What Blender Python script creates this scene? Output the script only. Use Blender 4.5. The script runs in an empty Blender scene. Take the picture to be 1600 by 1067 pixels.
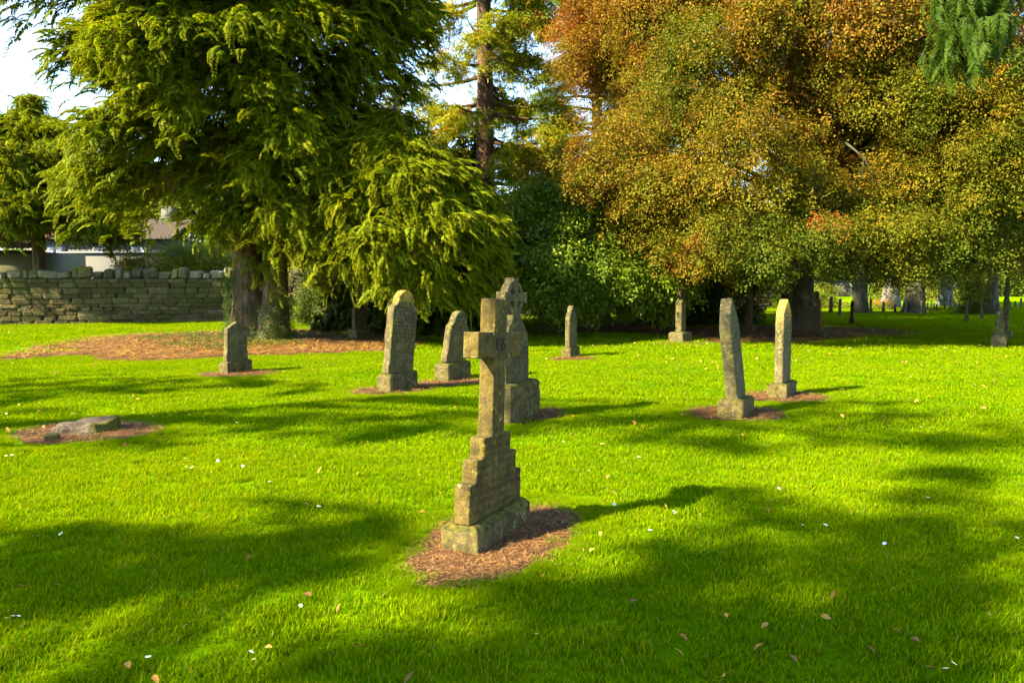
import bpy, bmesh, math, random
import numpy as np
from mathutils import Vector, Matrix, Euler, noise as mnoise

# ---------------------------------------------------------------- camera, sky, sun, exposure
SC = bpy.context.scene
COL = SC.collection
R = math.radians
F = 1200.0                      # focal length in photo pixels (1600 wide)
CAMZ = 1.6
PITCH = math.atan((533.5 - 440.0) / F)
cd = bpy.data.cameras.new('camera'); cam = bpy.data.objects.new('camera', cd); COL.objects.link(cam)
cd.sensor_width = 36.0; cd.lens = 36.0 * F / 1600.0; cd.clip_start = 0.05; cd.clip_end = 2000
cam.location = (0, 0, CAMZ); cam.rotation_euler = (math.pi / 2 - PITCH, 0, 0)
SC.camera = cam

SUN_EL = R(37)
SUN_H = Vector((0.88, 0.475)).normalized()          # the way sunlight travels over the ground
TAN = math.tan(SUN_EL)
world = bpy.data.worlds.new('World'); SC.world = world; world.use_nodes = True
wn = world.node_tree.nodes; wl = world.node_tree.links; wn.clear()
w_out = wn.new('ShaderNodeOutputWorld'); w_bg = wn.new('ShaderNodeBackground')
w_sky = wn.new('ShaderNodeTexSky'); w_sky.sky_type = 'NISHITA'; w_sky.sun_disc = False
w_sky.sun_elevation = SUN_EL; w_sky.sun_rotation = math.atan2(-SUN_H.x, -SUN_H.y) % (2 * math.pi)
w_sky.air_density = 1.0; w_sky.dust_density = 0.1; w_sky.ozone_density = 2.5
w_tc = wn.new('ShaderNodeTexCoord'); w_map = wn.new('ShaderNodeMapping'); w_map.inputs['Scale'].default_value = (1.0, 1.0, 2.6)
w_map.inputs['Rotation'].default_value = (0.1, 0.25, 0.5)
w_no = wn.new('ShaderNodeTexNoise'); w_no.inputs['Scale'].default_value = 3.2; w_no.inputs['Detail'].default_value = 9
w_no.inputs['Roughness'].default_value = 0.62; w_no.inputs['Distortion'].default_value = 0.5
w_ra = wn.new('ShaderNodeValToRGB'); w_ra.color_ramp.elements[0].position = 0.47; w_ra.color_ramp.elements[1].position = 0.72
w_ra.color_ramp.elements[1].color = (0.92, 0.92, 0.92, 1)
w_mx = wn.new('ShaderNodeMixRGB'); w_mx.inputs[2].default_value = (1.3, 1.35, 1.45, 1)
wl.new(w_tc.outputs['Generated'], w_map.inputs[0]); wl.new(w_map.outputs[0], w_no.inputs['Vector'])
wl.new(w_no.outputs[0], w_ra.inputs[0]); wl.new(w_ra.outputs[0], w_mx.inputs[0]); wl.new(w_sky.outputs[0], w_mx.inputs[1])
wl.new(w_mx.outputs[0], w_bg.inputs[0]); w_bg.inputs[1].default_value = 0.11
wl.new(w_bg.outputs[0], w_out.inputs[0])

sd = bpy.data.lights.new('sun', 'SUN'); sun = bpy.data.objects.new('sun', sd); COL.objects.link(sun)
sd.energy = 5.0; sd.angle = R(0.9); sd.color = (1.0, 0.86, 0.58)
sdir = Vector((SUN_H.x * math.cos(SUN_EL), SUN_H.y * math.cos(SUN_EL), -math.sin(SUN_EL)))
sun.rotation_euler = sdir.to_track_quat('-Z', 'Y').to_euler()
vs = SC.view_settings
vs.view_transform = 'Standard'; vs.look = 'None'; vs.exposure = 2.9; vs.gamma = 1.0
cy = SC.cycles
cy.max_bounces = 6; cy.diffuse_bounces = 4; cy.glossy_bounces = 1; cy.transmission_bounces = 3; cy.transparent_max_bounces = 4
cy.use_denoising = True; cy.use_adaptive_sampling = True; cy.adaptive_threshold = 0.025; cy.sample_clamp_indirect = 6.0; cy.caustics_reflective = False; cy.caustics_refractive = False

rng = np.random.default_rng(11)
random.seed(11)

# ---------------------------------------------------------------- helpers
CP, SP = math.cos(PITCH), math.sin(PITCH)
def ray(px, py):
    u = (px - 800.0) / F; v = (533.5 - py) / F
    return Vector((u, CP + v * SP, -SP + v * CP))
def ground(px, py, z=0.0):
    d = ray(px, py); t = (z - CAMZ) / d.z
    return Vector((d.x * t, d.y * t, z))
def at(px, py, Y):
    d = ray(px, py); t = Y / d.y
    return Vector((d.x * t, Y, CAMZ + d.z * t))

def tag(o, label=None, cat=None, group=None, kind=None):
    if label: o['label'] = label
    if cat: o['category'] = cat
    if group: o['group'] = group
    if kind: o['kind'] = kind
    return o
def empty(name, loc, rz=0.0):
    o = bpy.data.objects.new(name, None); COL.objects.link(o); o.location = loc; o.rotation_euler = (0, 0, rz)
    o.empty_display_size = 0.2
    return o
def link(name, me, m, parent=None, loc=None, rot=None):
    o = bpy.data.objects.new(name, me); COL.objects.link(o)
    if m is not None and not me.materials: me.materials.append(m)
    if parent is not None: o.parent = parent
    if loc is not None: o.location = loc
    if rot is not None: o.rotation_euler = rot
    return o
def mesh_np(name, V, faces, smooth=False):
    """V (n,3); faces: list of arrays (m,k)"""
    me = bpy.data.meshes.new(name)
    V = np.asarray(V, dtype=np.float32)
    me.vertices.add(len(V)); me.vertices.foreach_set('co', V.ravel())
    faces = [np.asarray(f, dtype=np.int32) for f in faces if len(f)]
    nl = sum(f.size for f in faces); nf = sum(len(f) for f in faces)
    if nf:
        me.loops.add(nl); me.polygons.add(nf)
        me.loops.foreach_set('vertex_index', np.concatenate([f.ravel() for f in faces]))
        st = []; c = 0
        for f in faces:
            st.append(c + np.arange(len(f)) * f.shape[1]); c += f.size
        me.polygons.foreach_set('loop_start', np.concatenate(st).astype(np.int32))
        if smooth: me.polygons.foreach_set('use_smooth', np.ones(nf, dtype=bool))
    me.update(calc_edges=True); me.validate()
    return me
def fattr(me, name, arr):
    a = me.attributes.new(name, 'FLOAT', 'POINT'); a.data.foreach_set('value', np.asarray(arr, dtype=np.float32))

# ---------------------------------------------------------------- materials
def newmat(name):
    m = bpy.data.materials.new(name); m.use_nodes = True
    nt = m.node_tree; nt.nodes.clear()
    return m, nt
class NB:
    def __init__(s, name):
        s.m, s.nt = newmat(name); s.n = s.nt.nodes
        s.out = s.n.new('ShaderNodeOutputMaterial')
    def new(s, t, **kw):
        nd = s.n.new(t)
        for k, v in kw.items():
            if k.startswith('_'): setattr(nd, k[1:], v)
            else: s.set(nd.inputs[k.replace('__', ' ')], v)
        return nd
    def set(s, sock, v):
        if isinstance(v, bpy.types.NodeSocket): s.nt.links.new(v, sock)
        elif isinstance(v, bpy.types.Node): s.nt.links.new(v.outputs[0], sock)
        else:
            if isinstance(v, tuple) and len(v) == 3 and sock.type == 'RGBA': v = (*v, 1)
            sock.default_value = v
    def coord(s, which='Object', scale=None):
        tc = s.n.new('ShaderNodeTexCoord'); o = tc.outputs[which]
        if scale is not None:
            mp = s.n.new('ShaderNodeMapping'); mp.inputs['Scale'].default_value = scale; s.set(mp.inputs[0], o); o = mp.outputs[0]
        return o
    def noise(s, vec, scale, detail=5, rough=0.6, dist=0.0):
        return s.new('ShaderNodeTexNoise', Vector=vec, Scale=scale, Detail=detail, Roughness=rough, Distortion=dist).outputs[0]
    def ramp(s, fac, stops, interp='LINEAR'):
        r = s.n.new('ShaderNodeValToRGB'); r.color_ramp.interpolation = interp
        e = r.color_ramp.elements
        while len(e) < len(stops): e.new(0.5)
        for q, (p, c) in zip(e, stops):
            q.position = p; q.color = (*c, 1) if isinstance(c, tuple) else (c, c, c, 1)
        s.set(r.inputs[0], fac); return r.outputs[0]
    def mix(s, fac, a, b, mode='MIX'):
        x = s.n.new('ShaderNodeMixRGB'); x.blend_type = mode
        s.set(x.inputs[0], fac); s.set(x.inputs[1], a); s.set(x.inputs[2], b); return x.outputs[0]
    def math(s, op, a, b=0.0, clamp=False):
        x = s.n.new('ShaderNodeMath'); x.operation = op; x.use_clamp = clamp
        s.set(x.inputs[0], a); s.set(x.inputs[1], b); return x.outputs[0]
    def attr(s, name, kind='GEOMETRY'):
        a = s.n.new('ShaderNodeAttribute'); a.attribute_name = name; a.attribute_type = kind; return a.outputs['Fac']
    def bump(s, h, strength=0.5, dist=0.02):
        return s.new('ShaderNodeBump', Height=h, Strength=strength, Distance=dist).outputs[0]
    def principled(s, col, rough=0.8, spec=0.3, normal=None):
        p = s.new('ShaderNodeBsdfPrincipled', Base__Color=col, Roughness=rough)
        p.inputs['Specular IOR Level'].default_value = spec
        if normal is not None: s.set(p.inputs['Normal'], normal)
        return p.outputs[0]
    def done(s, sh):
        s.nt.links.new(sh, s.out.inputs[0]); return s.m

def foliage_mat(name, palette, tipcol, trans=0.35, rough=0.45, spec=0.35, vary=0.5, tipamt=0.6):
    b = NB(name)
    col = b.ramp(b.attr('tint', 'INSTANCER'), palette)
    leaf = b.attr('leaf')
    v = b.math('ADD', b.math('MULTIPLY', leaf, vary), 1.0 - vary * 0.5)
    hs = b.new('ShaderNodeHueSaturation', Color=col, Value=v, Hue=b.math('ADD', 0.488, b.math('MULTIPLY', leaf, 0.024)))
    col = b.mix(b.math('MULTIPLY', b.attr('tip'), tipamt), hs.outputs[0], tipcol)
    p = b.principled(col, rough, spec)
    tr = b.new('ShaderNodeBsdfTranslucent', Color=b.mix(1.0, col, (1.25, 1.2, 0.55), 'MULTIPLY'))
    mx = b.new('ShaderNodeMixShader', Fac=trans)
    b.nt.links.new(p, mx.inputs[1]); b.nt.links.new(tr.outputs[0], mx.inputs[2])
    return b.done(mx.outputs[0])

def bark_mat(name, c1, c2, c3, sc=(6, 6, 0.9)):
    b = NB(name); co = b.coord('Object', sc)
    n1 = b.noise(co, 2.2, 8, 0.65, 0.6); n2 = b.noise(b.coord('Object'), 1.1, 4)
    col = b.ramp(n1, [(0.3, c1), (0.52, c2), (0.72, c3)])
    col = b.mix(b.ramp(n2, [(0.45, 0.0), (0.7, 0.55)]), col, (0.035, 0.045, 0.012))
    return b.done(b.principled(col, 0.9, 0.15, b.bump(n1, 1.0, 0.06)))

def stone_mat(name, base, light, dark, lichen=(0.38, 0.22, 0.02), lichen_z=9.0, lichen_soft=0.25, moss_top=0.0, text=None, scale=1.0, hue=(0.43, 0.385, 0.28)):
    """weathered stone: grain, grey-white lichen blots, dark streaks, orange lichen above lichen_z, moss on upward faces"""
    base, light, dark = [tuple(x * y for x, y in zip(c_, hue)) for c_ in (base, light, dark)]
    b = NB(name); co = b.coord('Object'); geo = b.new('ShaderNodeNewGeometry')
    big = b.noise(co, 3.0 * scale, 5, 0.6); mid = b.noise(co, 14.0 * scale, 7, 0.68); fine = b.noise(co, 90.0 * scale, 4, 0.7)
    col = b.ramp(mid, [(0.28, dark), (0.48, base), (0.7, light)])
    col = b.mix(b.ramp(big, [(0.38, 0.0), (0.60, 0.75)]), col, (base[0] * .38, base[1] * .42, base[2] * .40))
    streak = b.noise(b.coord('Object', (14, 14, 1.1)), 1.6, 5, 0.6)
    col = b.mix(b.ramp(streak, [(0.5, 0.0), (0.68, 0.65)]), col, (dark[0] * 0.7, dark[1] * 0.75, dark[2] * 0.6))
    blots = b.new('ShaderNodeTexVoronoi', Vector=b.mix(0.06, co, b.new('ShaderNodeTexNoise', Vector=co, Scale=22.0).outputs[1]), Scale=22.0 * scale)
    bm = b.math('MULTIPLY', b.ramp(blots.outputs['Distance'], [(0.16, 1.0), (0.30, 0.0)]), b.ramp(big, [(0.46, 0.0), (0.60, 0.75)]))
    col = b.mix(bm, col, tuple(min(1, x * 1.5) for x in light))
    green = b.noise(co, 5.5 * scale, 6, 0.7, 0.8)
    col = b.mix(b.ramp(green, [(0.52, 0.0), (0.62, 0.55)]), col, (light[0] * .95, light[1] * 1.0, light[2] * .45))
    ros = b.new('ShaderNodeTexVoronoi', Vector=b.mix(0.03, co, b.new('ShaderNodeTexNoise', Vector=co, Scale=40.0).outputs[1]), Scale=11.0 * scale)
    col = b.mix(b.math('MULTIPLY', b.ramp(ros.outputs['Distance'], [(0.10, 0.8), (0.17, 0.0)]), b.math('GREATER_THAN', big, 0.5)), col, tuple(min(1, x * 1.9) for x in light))
    pits = b.new('ShaderNodeTexVoronoi', Vector=co, Scale=75.0 * scale)
    col = b.mix(b.math('MULTIPLY', b.ramp(pits.outputs['Distance'], [(0.12, 0.85), (0.28, 0.0)]), b.ramp(mid, [(0.42, 0.0), (0.55, 1.0)])), col, (0.012, 0.011, 0.006))
    col = b.mix(b.ramp(fine, [(0.36, 0.7), (0.49, 0.0)]), col, (0.015, 0.014, 0.008))
    sep = b.new('ShaderNodeSeparateXYZ', Vector=co)
    lz = b.math('ADD', b.math('SUBTRACT', sep.outputs[2], lichen_z), b.math('MULTIPLY', b.math('SUBTRACT', mid, 0.5), 0.9))
    lz = b.ramp(b.math('DIVIDE', lz, lichen_soft), [(0.0, 0.0), (1.0, 0.7)])
    col = b.mix(lz, col, b.mix(fine, lichen, tuple(min(1, x * 1.5) for x in lichen)))
    h = b.math('ADD', b.math('MULTIPLY', mid, 0.7), b.math('MULTIPLY', fine, 0.35))
    if moss_top > 0:
        nz = b.new('ShaderNodeSeparateXYZ', Vector=geo.outputs['Normal']).outputs[2]
        mm = b.math('ADD', b.math('MULTIPLY', nz, 0.55), b.math('MULTIPLY', b.noise(co, 9.0, 6, 0.7), 1.0))
        mm = b.ramp(mm, [(0.66, 0.0), (0.80, moss_top)])
        moss = b.ramp(b.noise(co, 30.0, 4), [(0.35, (0.012, 0.016, 0.003)), (0.55, (0.055, 0.05, 0.006)), (0.75, (0.12, 0.10, 0.012))])
        col = b.mix(mm, col, moss); h = b.math('ADD', h, b.math('MULTIPLY', mm, 0.9))
    if text is not None:
        # worn engraved lines on the front face: rows of short marks between z0 and z1
        z0, z1, row, sy = text
        sp2 = sep.outputs
        zz = b.math('DIVIDE', b.math('SUBTRACT', sp2[2], z0), row)
        rown = b.math('FLOOR', zz); frac = b.math('FRACT', zz)
        inrow = b.math('MULTIPLY', b.math('GREATER_THAN', frac, 0.25), b.math('LESS_THAN', frac, 0.75))
        cv = b.new('ShaderNodeCombineXYZ', X=b.math('MULTIPLY', sp2[0], 1.0), Y=b.math('MULTIPLY', rown, 3.7), Z=b.math('MULTIPLY', frac, 0.012))
        mk = b.ramp(b.noise(cv.outputs[0], 95.0, 1, 0.5), [(0.48, 0.0), (0.54, 1.0)])
        inz = b.math('MULTIPLY', b.math('GREATER_THAN', sp2[2], z0), b.math('LESS_THAN', sp2[2], z1))
        fr = b.math('LESS_THAN', sp2[1], sy)
        tm = b.math('MULTIPLY', b.math('MULTIPLY', mk, inrow), b.math('MULTIPLY', inz, fr))
        tm = b.math('MULTIPLY', tm, b.ramp(big, [(0.3, 0.25), (0.6, 0.8)]))
        col = b.mix(b.math('MULTIPLY', tm, 0.8), col, (0.01, 0.01, 0.006)); h = b.math('SUBTRACT', h, b.math('MULTIPLY', tm, 0.6))
    return b.done(b.principled(col, 0.92, 0.15, b.bump(h, 0.75, 0.012)))

M = {}
M['cypress'] = foliage_mat('cypress_fronds', [(0.0, (0.028, 0.070, 0.001)), (0.4, (0.058, 0.108, 0.0015)), (0.75, (0.098, 0.145, 0.002)), (1.0, (0.15, 0.17, 0.003))], (0.27, 0.25, 0.006), 0.42, 0.65, 0.08, 0.5, 0.65)
M['hanging'] = foliage_mat('hanging_fronds', [(0.0, (0.014, 0.040, 0.0015)), (1.0, (0.04, 0.075, 0.002))], (0.075, 0.105, 0.003), 0.3, 0.6, 0.1)
M['beech'] = foliage_mat('beech_leaves', [(0.0, (0.030, 0.062, 0.001)), (0.3, (0.085, 0.088, 0.001)), (0.55, (0.130, 0.084, 0.003)), (0.78, (0.150, 0.070, 0.005)), (0.93, (0.160, 0.062, 0.010)), (1.0, (0.23, 0.055, 0.012))], (0.18, 0.115, 0.006), 0.30, 0.6, 0.10, 0.65, 0.5)
M['laurel'] = foliage_mat('laurel_leaves', [(0.0, (0.05, 0.088, 0.002)), (0.6, (0.095, 0.14, 0.003)), (1.0, (0.16, 0.18, 0.004))], (0.11, 0.15, 0.02), 0.28, 0.5, 0.15, 0.6, 0.3)
M['sequoia'] = foliage_mat('sequoia_sprays', [(0.0, (0.045, 0.075, 0.003)), (0.5, (0.12, 0.15, 0.003)), (0.85, (0.20, 0.19, 0.004)), (1.0, (0.24, 0.11, 0.008))], (0.26, 0.24, 0.01), 0.36, 0.6, 0.08)
M['cedar'] = foliage_mat('cedar_needles', [(0.0, (0.035, 0.075, 0.015)), (0.6, (0.075, 0.13, 0.015)), (1.0, (0.13, 0.17, 0.02))], (0.19, 0.22, 0.015), 0.34, 0.6, 0.1)
M['yew'] = foliage_mat('yew_foliage', [(0.0, (0.018, 0.036, 0.002)), (0.7, (0.038, 0.062, 0.003)), (1.0, (0.07, 0.09, 0.004))], (0.07, 0.09, 0.006), 0.2, 0.55, 0.12)
M['hedge'] = foliage_mat('hedge_leaves', [(0.0, (0.06, 0.11, 0.008)), (0.6, (0.13, 0.17, 0.012)), (1.0, (0.22, 0.21, 0.02))], (0.25, 0.22, 0.01), 0.35, 0.6, 0.1)
M['ivy'] = foliage_mat('ivy_leaves', [(0.0, (0.025, 0.05, 0.006)), (0.7, (0.05, 0.085, 0.008)), (1.0, (0.11, 0.12, 0.012))], (0.08, 0.10, 0.01), 0.2, 0.5, 0.12)
M['grass'] = None
M['bark'] = bark_mat('cypress_bark', (0.03, 0.022, 0.012), (0.10, 0.070, 0.038), (0.22, 0.155, 0.085))
M['redbark'] = bark_mat('sequoia_bark', (0.022, 0.013, 0.008), (0.075, 0.040, 0.022), (0.16, 0.09, 0.05))
M['greybark'] = bark_mat('beech_bark', (0.022, 0.020, 0.012), (0.045, 0.041, 0.025), (0.08, 0.073, 0.046), (3, 3, 1.2))
M['palebark'] = bark_mat('pale_bark', (0.07, 0.065, 0.05), (0.12, 0.11, 0.09), (0.19, 0.175, 0.15), (3, 3, 0.8))

def grass_mat():
    b = NB('grass_blades')
    leaf = b.attr('leaf'); tip = b.attr('tip'); tint = b.attr('tint', 'INSTANCER')
    geo = b.new('ShaderNodeNewGeometry')
    big = b.noise(geo.outputs['Position'], 0.55, 4, 0.55); mid = b.noise(geo.outputs['Position'], 3.5, 4, 0.6)
    k = b.math('ADD', b.math('MULTIPLY', leaf, 0.55), b.math('ADD', b.math('MULTIPLY', big, 0.5), b.math('MULTIPLY', mid, 0.35)))
    col = b.ramp(k, [(0.3, (0.042, 0.125, 0.0003)), (0.62, (0.100, 0.205, 0.0003)), (0.95, (0.225, 0.28, 0.001))])
    dry = b.math('GREATER_THAN', leaf, 0.975)
    col = b.mix(b.math('MULTIPLY', dry, 0.8), col, (0.30, 0.22, 0.06))
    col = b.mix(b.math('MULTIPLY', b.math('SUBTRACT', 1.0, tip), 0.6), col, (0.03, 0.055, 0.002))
    p = b.new('ShaderNodeBsdfDiffuse', Color=col).outputs[0]
    tr = b.new('ShaderNodeBsdfTranslucent', Color=b.mix(1.0, col, (1.45, 1.15, 0.2), 'MULTIPLY'))
    mx = b.new('ShaderNodeMixShader', Fac=0.4)
    b.nt.links.new(p, mx.inputs[1]); b.nt.links.new(tr.outputs[0], mx.inputs[2])
    return b.done(mx.outputs[0])
M['grass'] = grass_mat()

def lawn_mat():
    b = NB('lawn_ground'); co = b.coord('Object')
    n1 = b.noise(co, 0.55, 4, 0.55); n2 = b.noise(co, 26, 6, 0.7); n3 = b.noise(co, 3.2, 5, 0.6)
    k = b.math('ADD', b.math('MULTIPLY', n1, 0.5), b.math('ADD', b.math('MULTIPLY', n2, 0.5), b.math('MULTIPLY', n3, 0.3)))
    col = b.ramp(k, [(0.42, (0.024, 0.07, 0.0006)), (0.62, (0.06, 0.12, 0.0006)), (0.85, (0.12, 0.165, 0.001))])
    return b.done(b.principled(col, 0.95, 0.0, b.bump(n2, 0.8, 0.03)))
M['lawn'] = lawn_mat()

def soil_mat(name, a, c, d):
    b = NB(name); co = b.coord('Object')
    n1 = b.noise(co, 5.0, 7, 0.7); n2 = b.noise(co, 45, 5, 0.7)
    k = b.math('ADD', b.math('MULTIPLY', n1, 0.6), b.math('MULTIPLY', n2, 0.5))
    return b.done(b.principled(b.ramp(k, [(0.38, a), (0.55, c), (0.72, d)]), 0.95, 0.1, b.bump(n2, 1.0, 0.03)))
M['soil'] = soil_mat('bare_soil', (0.022, 0.013, 0.006), (0.075, 0.038, 0.014), (0.17, 0.085, 0.026))
M['litter'] = soil_mat('needle_litter', (0.035, 0.017, 0.005), (0.09, 0.042, 0.010), (0.15, 0.078, 0.018))
def straw_mat(name, palette):
    b = NB(name)
    col = b.ramp(b.attr('leaf'), palette)
    return b.done(b.principled(col, 0.8, 0.2))
M['straw'] = straw_mat('dry_needles', [(0.0, (0.035, 0.018, 0.008)), (0.35, (0.12, 0.052, 0.015)), (0.7, (0.25, 0.12, 0.032)), (1.0, (0.36, 0.21, 0.07))])
M['orange_straw'] = straw_mat('orange_needles', [(0.0, (0.04, 0.016, 0.004)), (0.35, (0.13, 0.056, 0.006)), (0.7, (0.215, 0.10, 0.011)), (1.0, (0.29, 0.18, 0.035))])
M['deadleaf'] = straw_mat('dead_leaves', [(0.0, (0.07, 0.03, 0.01)), (0.5, (0.22, 0.105, 0.014)), (1.0, (0.33, 0.20, 0.03))])

# ---------------------------------------------------------------- scatter: one object that carries its own sprigs and the points they grow on
def scatter(name, protos, P, ROT, SCL, TINT, m, parent=None, kind=None, pick=None):
    """protos: list of (V, quads, tris, leaf, tip). The instanced pieces belong to this object."""
    P = np.asarray(P, dtype=np.float32); n = len(P); k = len(protos)
    Vs, Qs, Ts, leaf, tip, pid = [], [], [], [], [], []; off = 0
    for i, (V, Q, T, lf, tp) in enumerate(protos):
        Vs.append(V); pid.append(np.full(len(V), i)); leaf.append(lf); tip.append(tp)
        if len(Q): Qs.append(np.asarray(Q) + off)
        if len(T): Ts.append(np.asarray(T) + off)
        off += len(V)
    V = np.concatenate(Vs + [P]); pid = np.concatenate(pid + [np.full(n, -1)]).astype(np.int32)
    faces = []
    if Qs: faces.append(np.concatenate(Qs))
    if Ts: faces.append(np.concatenate(Ts))
    me = bpy.data.meshes.new(name)
    me.vertices.add(len(V)); me.vertices.foreach_set('co', np.asarray(V, dtype=np.float32).ravel())
    nl = sum(f.size for f in faces); nf = sum(len(f) for f in faces)
    me.loops.add(nl); me.polygons.add(nf)
    me.loops.foreach_set('vertex_index', np.concatenate([f.ravel() for f in faces]).astype(np.int32))
    st = []; c = 0
    for f in faces:
        st.append(c + np.arange(len(f)) * f.shape[1]); c += f.size
    me.polygons.foreach_set('loop_start', np.concatenate(st).astype(np.int32))
    me.update(calc_edges=True)
    pv = off
    a = me.attributes.new('pid', 'INT', 'POINT'); a.data.foreach_set('value', pid)
    fattr(me, 'leaf', np.concatenate(leaf + [np.zeros(n)])); fattr(me, 'tip', np.concatenate(tip + [np.zeros(n)]))
    fattr(me, 'tint', np.concatenate([np.zeros(pv), np.asarray(TINT)]))
    SCL = np.asarray(SCL, dtype=np.float32)
    if SCL.ndim == 1: SCL = np.repeat(SCL[:, None], 3, 1)
    for nm, arr in (('rot', ROT), ('scl', SCL)):
        a = me.attributes.new(nm, 'FLOAT_VECTOR', 'POINT')
        a.data.foreach_set('vector', np.concatenate([np.zeros((pv, 3)), np.asarray(arr)]).astype(np.float32).ravel())
    if pick is None: pick = rng.integers(0, k, n)
    a = me.attributes.new('pick', 'INT', 'POINT'); a.data.foreach_set('value', np.concatenate([np.zeros(pv), pick]).astype(np.int32))
    me.materials.append(m)
    o = bpy.data.objects.new(name, me); COL.objects.link(o)
    if parent is not None: o.parent = parent
    md = o.modifiers.new('sprigs', 'NODES'); md.node_group = scatter_group(k)
    if kind: o['kind'] = kind
    return o
_groups = {}
def scatter_group(k):
    if k in _groups: return _groups[k]
    g = bpy.data.node_groups.new('sprigs_%d' % k, 'GeometryNodeTree')
    g.interface.new_socket('Geometry', in_out='INPUT', socket_type='NodeSocketGeometry')
    g.interface.new_socket('Geometry', in_out='OUTPUT', socket_type='NodeSocketGeometry')
    N, L = g.nodes, g.links
    gi = N.new('NodeGroupInput'); go = N.new('NodeGroupOutput')
    def na(nm, dt):
        x = N.new('GeometryNodeInputNamedAttribute'); x.data_type = dt; x.inputs[0].default_value = nm; return x.outputs[0]
    pid = na('pid', 'INT')
    def sep(v):
        c = N.new('FunctionNodeCompare'); c.data_type = 'INT'; c.operation = 'EQUAL'
        ins = [s for s in c.inputs if s.type == 'INT' and s.enabled] or [c.inputs[2], c.inputs[3]]
        L.new(pid, ins[0]); ins[1].default_value = v
        s = N.new('GeometryNodeSeparateGeometry'); s.domain = 'POINT'
        L.new(gi.outputs[0], s.inputs[0]); L.new(c.outputs[0], s.inputs[1]); return s.outputs[0]
    gti = N.new('GeometryNodeGeometryToInstance')
    for i in range(k): L.new(sep(i), gti.inputs[0])
    iop = N.new('GeometryNodeInstanceOnPoints')
    L.new(sep(-1), iop.inputs['Points']); L.new(gti.outputs[0], iop.inputs['Instance'])
    iop.inputs['Pick Instance'].default_value = True
    L.new(na('pick', 'INT'), iop.inputs['Instance Index'])
    er = N.new('FunctionNodeEulerToRotation'); L.new(na('rot', 'FLOAT_VECTOR'), er.inputs[0])
    L.new(er.outputs[0], iop.inputs['Rotation']); L.new(na('scl', 'FLOAT_VECTOR'), iop.inputs['Scale'])
    L.new(iop.outputs[0], go.inputs[0])
    _groups[k] = g; return g

# ---------------------------------------------------------------- sprig shapes
class PB:
    def __init__(s): s.V = []; s.Q = []; s.T = []; s.L = []; s.P = []
    def add(s, vs, leaf, tips):
        b = len(s.V); s.V += [tuple(v) for v in vs]; s.L += [leaf] * len(vs); s.P += list(tips); return b
    def get(s):
        return (np.array(s.V, dtype=np.float32), np.array(s.Q, dtype=np.int32).reshape(-1, 4), np.array(s.T, dtype=np.int32).reshape(-1, 3),
                np.array(s.L, dtype=np.float32), np.array(s.P, dtype=np.float32))
def frond(rs, length=0.75, nb=13, droop=0.75, blen=0.26, width=0.03):
    """a hanging flat cypress frond: an arched rib with feathered side sprays"""
    b = PB()
    def axis(s): return Vector((length * (s - 0.22 * s * s), 0.0, 0.16 * length * s - droop * length * s * s))
    for i in range(nb):
        s = (i + 0.6) / nb
        o = axis(s); tg = (axis(min(1, s + 0.05)) - axis(s - 0.05)).normalized()
        for side in (-1, 1):
            L = blen * (1.05 - 0.75 * s) * rs.uniform(0.7, 1.25)
            ang = R(rs.uniform(35, 65)) * side
            d = (tg * math.cos(ang) + Vector((0, 1, 0)) * math.sin(ang)).normalized()
            sag = Vector((0, 0, -1)) * rs.uniform(0.15, 0.55)
            leafv = rs.random()
            # spray of three fingers
            for fk in (-1, 0, 1):
                base = o + d * L * (0.15 + 0.2 * abs(fk))
                dd = (d + tg * 0.55 * fk * side + sag * 0.6).normalized()
                l2 = L * (1.0 if fk == 0 else 0.6)
                m1 = base + dd * l2 * 0.5; e1 = m1 + (dd + sag).normalized() * l2 * 0.5
                wv = dd.cross(Vector((rs.uniform(-.4, .4), rs.uniform(-.4, .4), 1))).normalized() * width * rs.uniform(0.7, 1.3)
                t0 = 0.15 + 0.4 * s
                k = b.add([base - wv * 0.5, base + wv * 0.5, m1 + wv, m1 - wv, e1], leafv, [t0 * 0.3, t0 * 0.3, t0, t0, 1.0])
                b.Q.append((k, k + 1, k + 2, k + 3)); b.T.append((k + 3, k + 2, k + 4))
    return b.get()
def leafspray(rs, n=22, size=0.62, ll=0.105, lw=0.062, flat=0.25, hang=0.25):
    """a twig fan with broad leaves"""
    b = PB()
    for i in range(n):
        x = size * (rs.random() ** 0.8); y = rs.uniform(-0.5, 0.5) * size * (0.35 + 0.75 * math.sin(min(1, x / size) * math.pi))
        z = rs.gauss(0, flat * 0.3) * size - hang * x * x / size
        a = rs.uniform(-1.2, 1.2); p = rs.uniform(-0.9, 0.35)
        d = Vector((math.cos(a) * math.cos(p), math.sin(a) * math.cos(p), math.sin(p)))
        up = Vector((rs.gauss(0, .45), rs.gauss(0, .45), 1)); sd_ = d.cross(up).normalized(); up = sd_.cross(d)
        l = ll * rs.uniform(0.7, 1.25); w = lw * rs.uniform(0.75, 1.2)
        o = Vector((x, y, z)); mid = o + d * l * 0.45
        k = b.add([o, mid + sd_ * w * 0.5 + up * w * 0.12, o + d * l - up * l * 0.1, mid - sd_ * w * 0.5 + up * w * 0.12], rs.random(), [0.0, 0.25, 0.5, 0.25])
        b.T.append((k, k + 1, k + 2)); b.T.append((k, k + 2, k + 3))
    # twig
    for sgn in (-1, 0, 1):
        e = Vector((size * (0.95 if sgn == 0 else 0.7), sgn * size * 0.3, -hang * size * 0.7)); w = Vector((0, 0, 0.006))
        k = b.add([Vector((0, 0, 0)) - w, Vector((0, 0, 0)) + w, e + w * 0.3, e - w * 0.3], 0.0, [0, 0, 0, 0]); b.Q.append((k, k + 1, k + 2, k + 3))
    return b.get()
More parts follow.
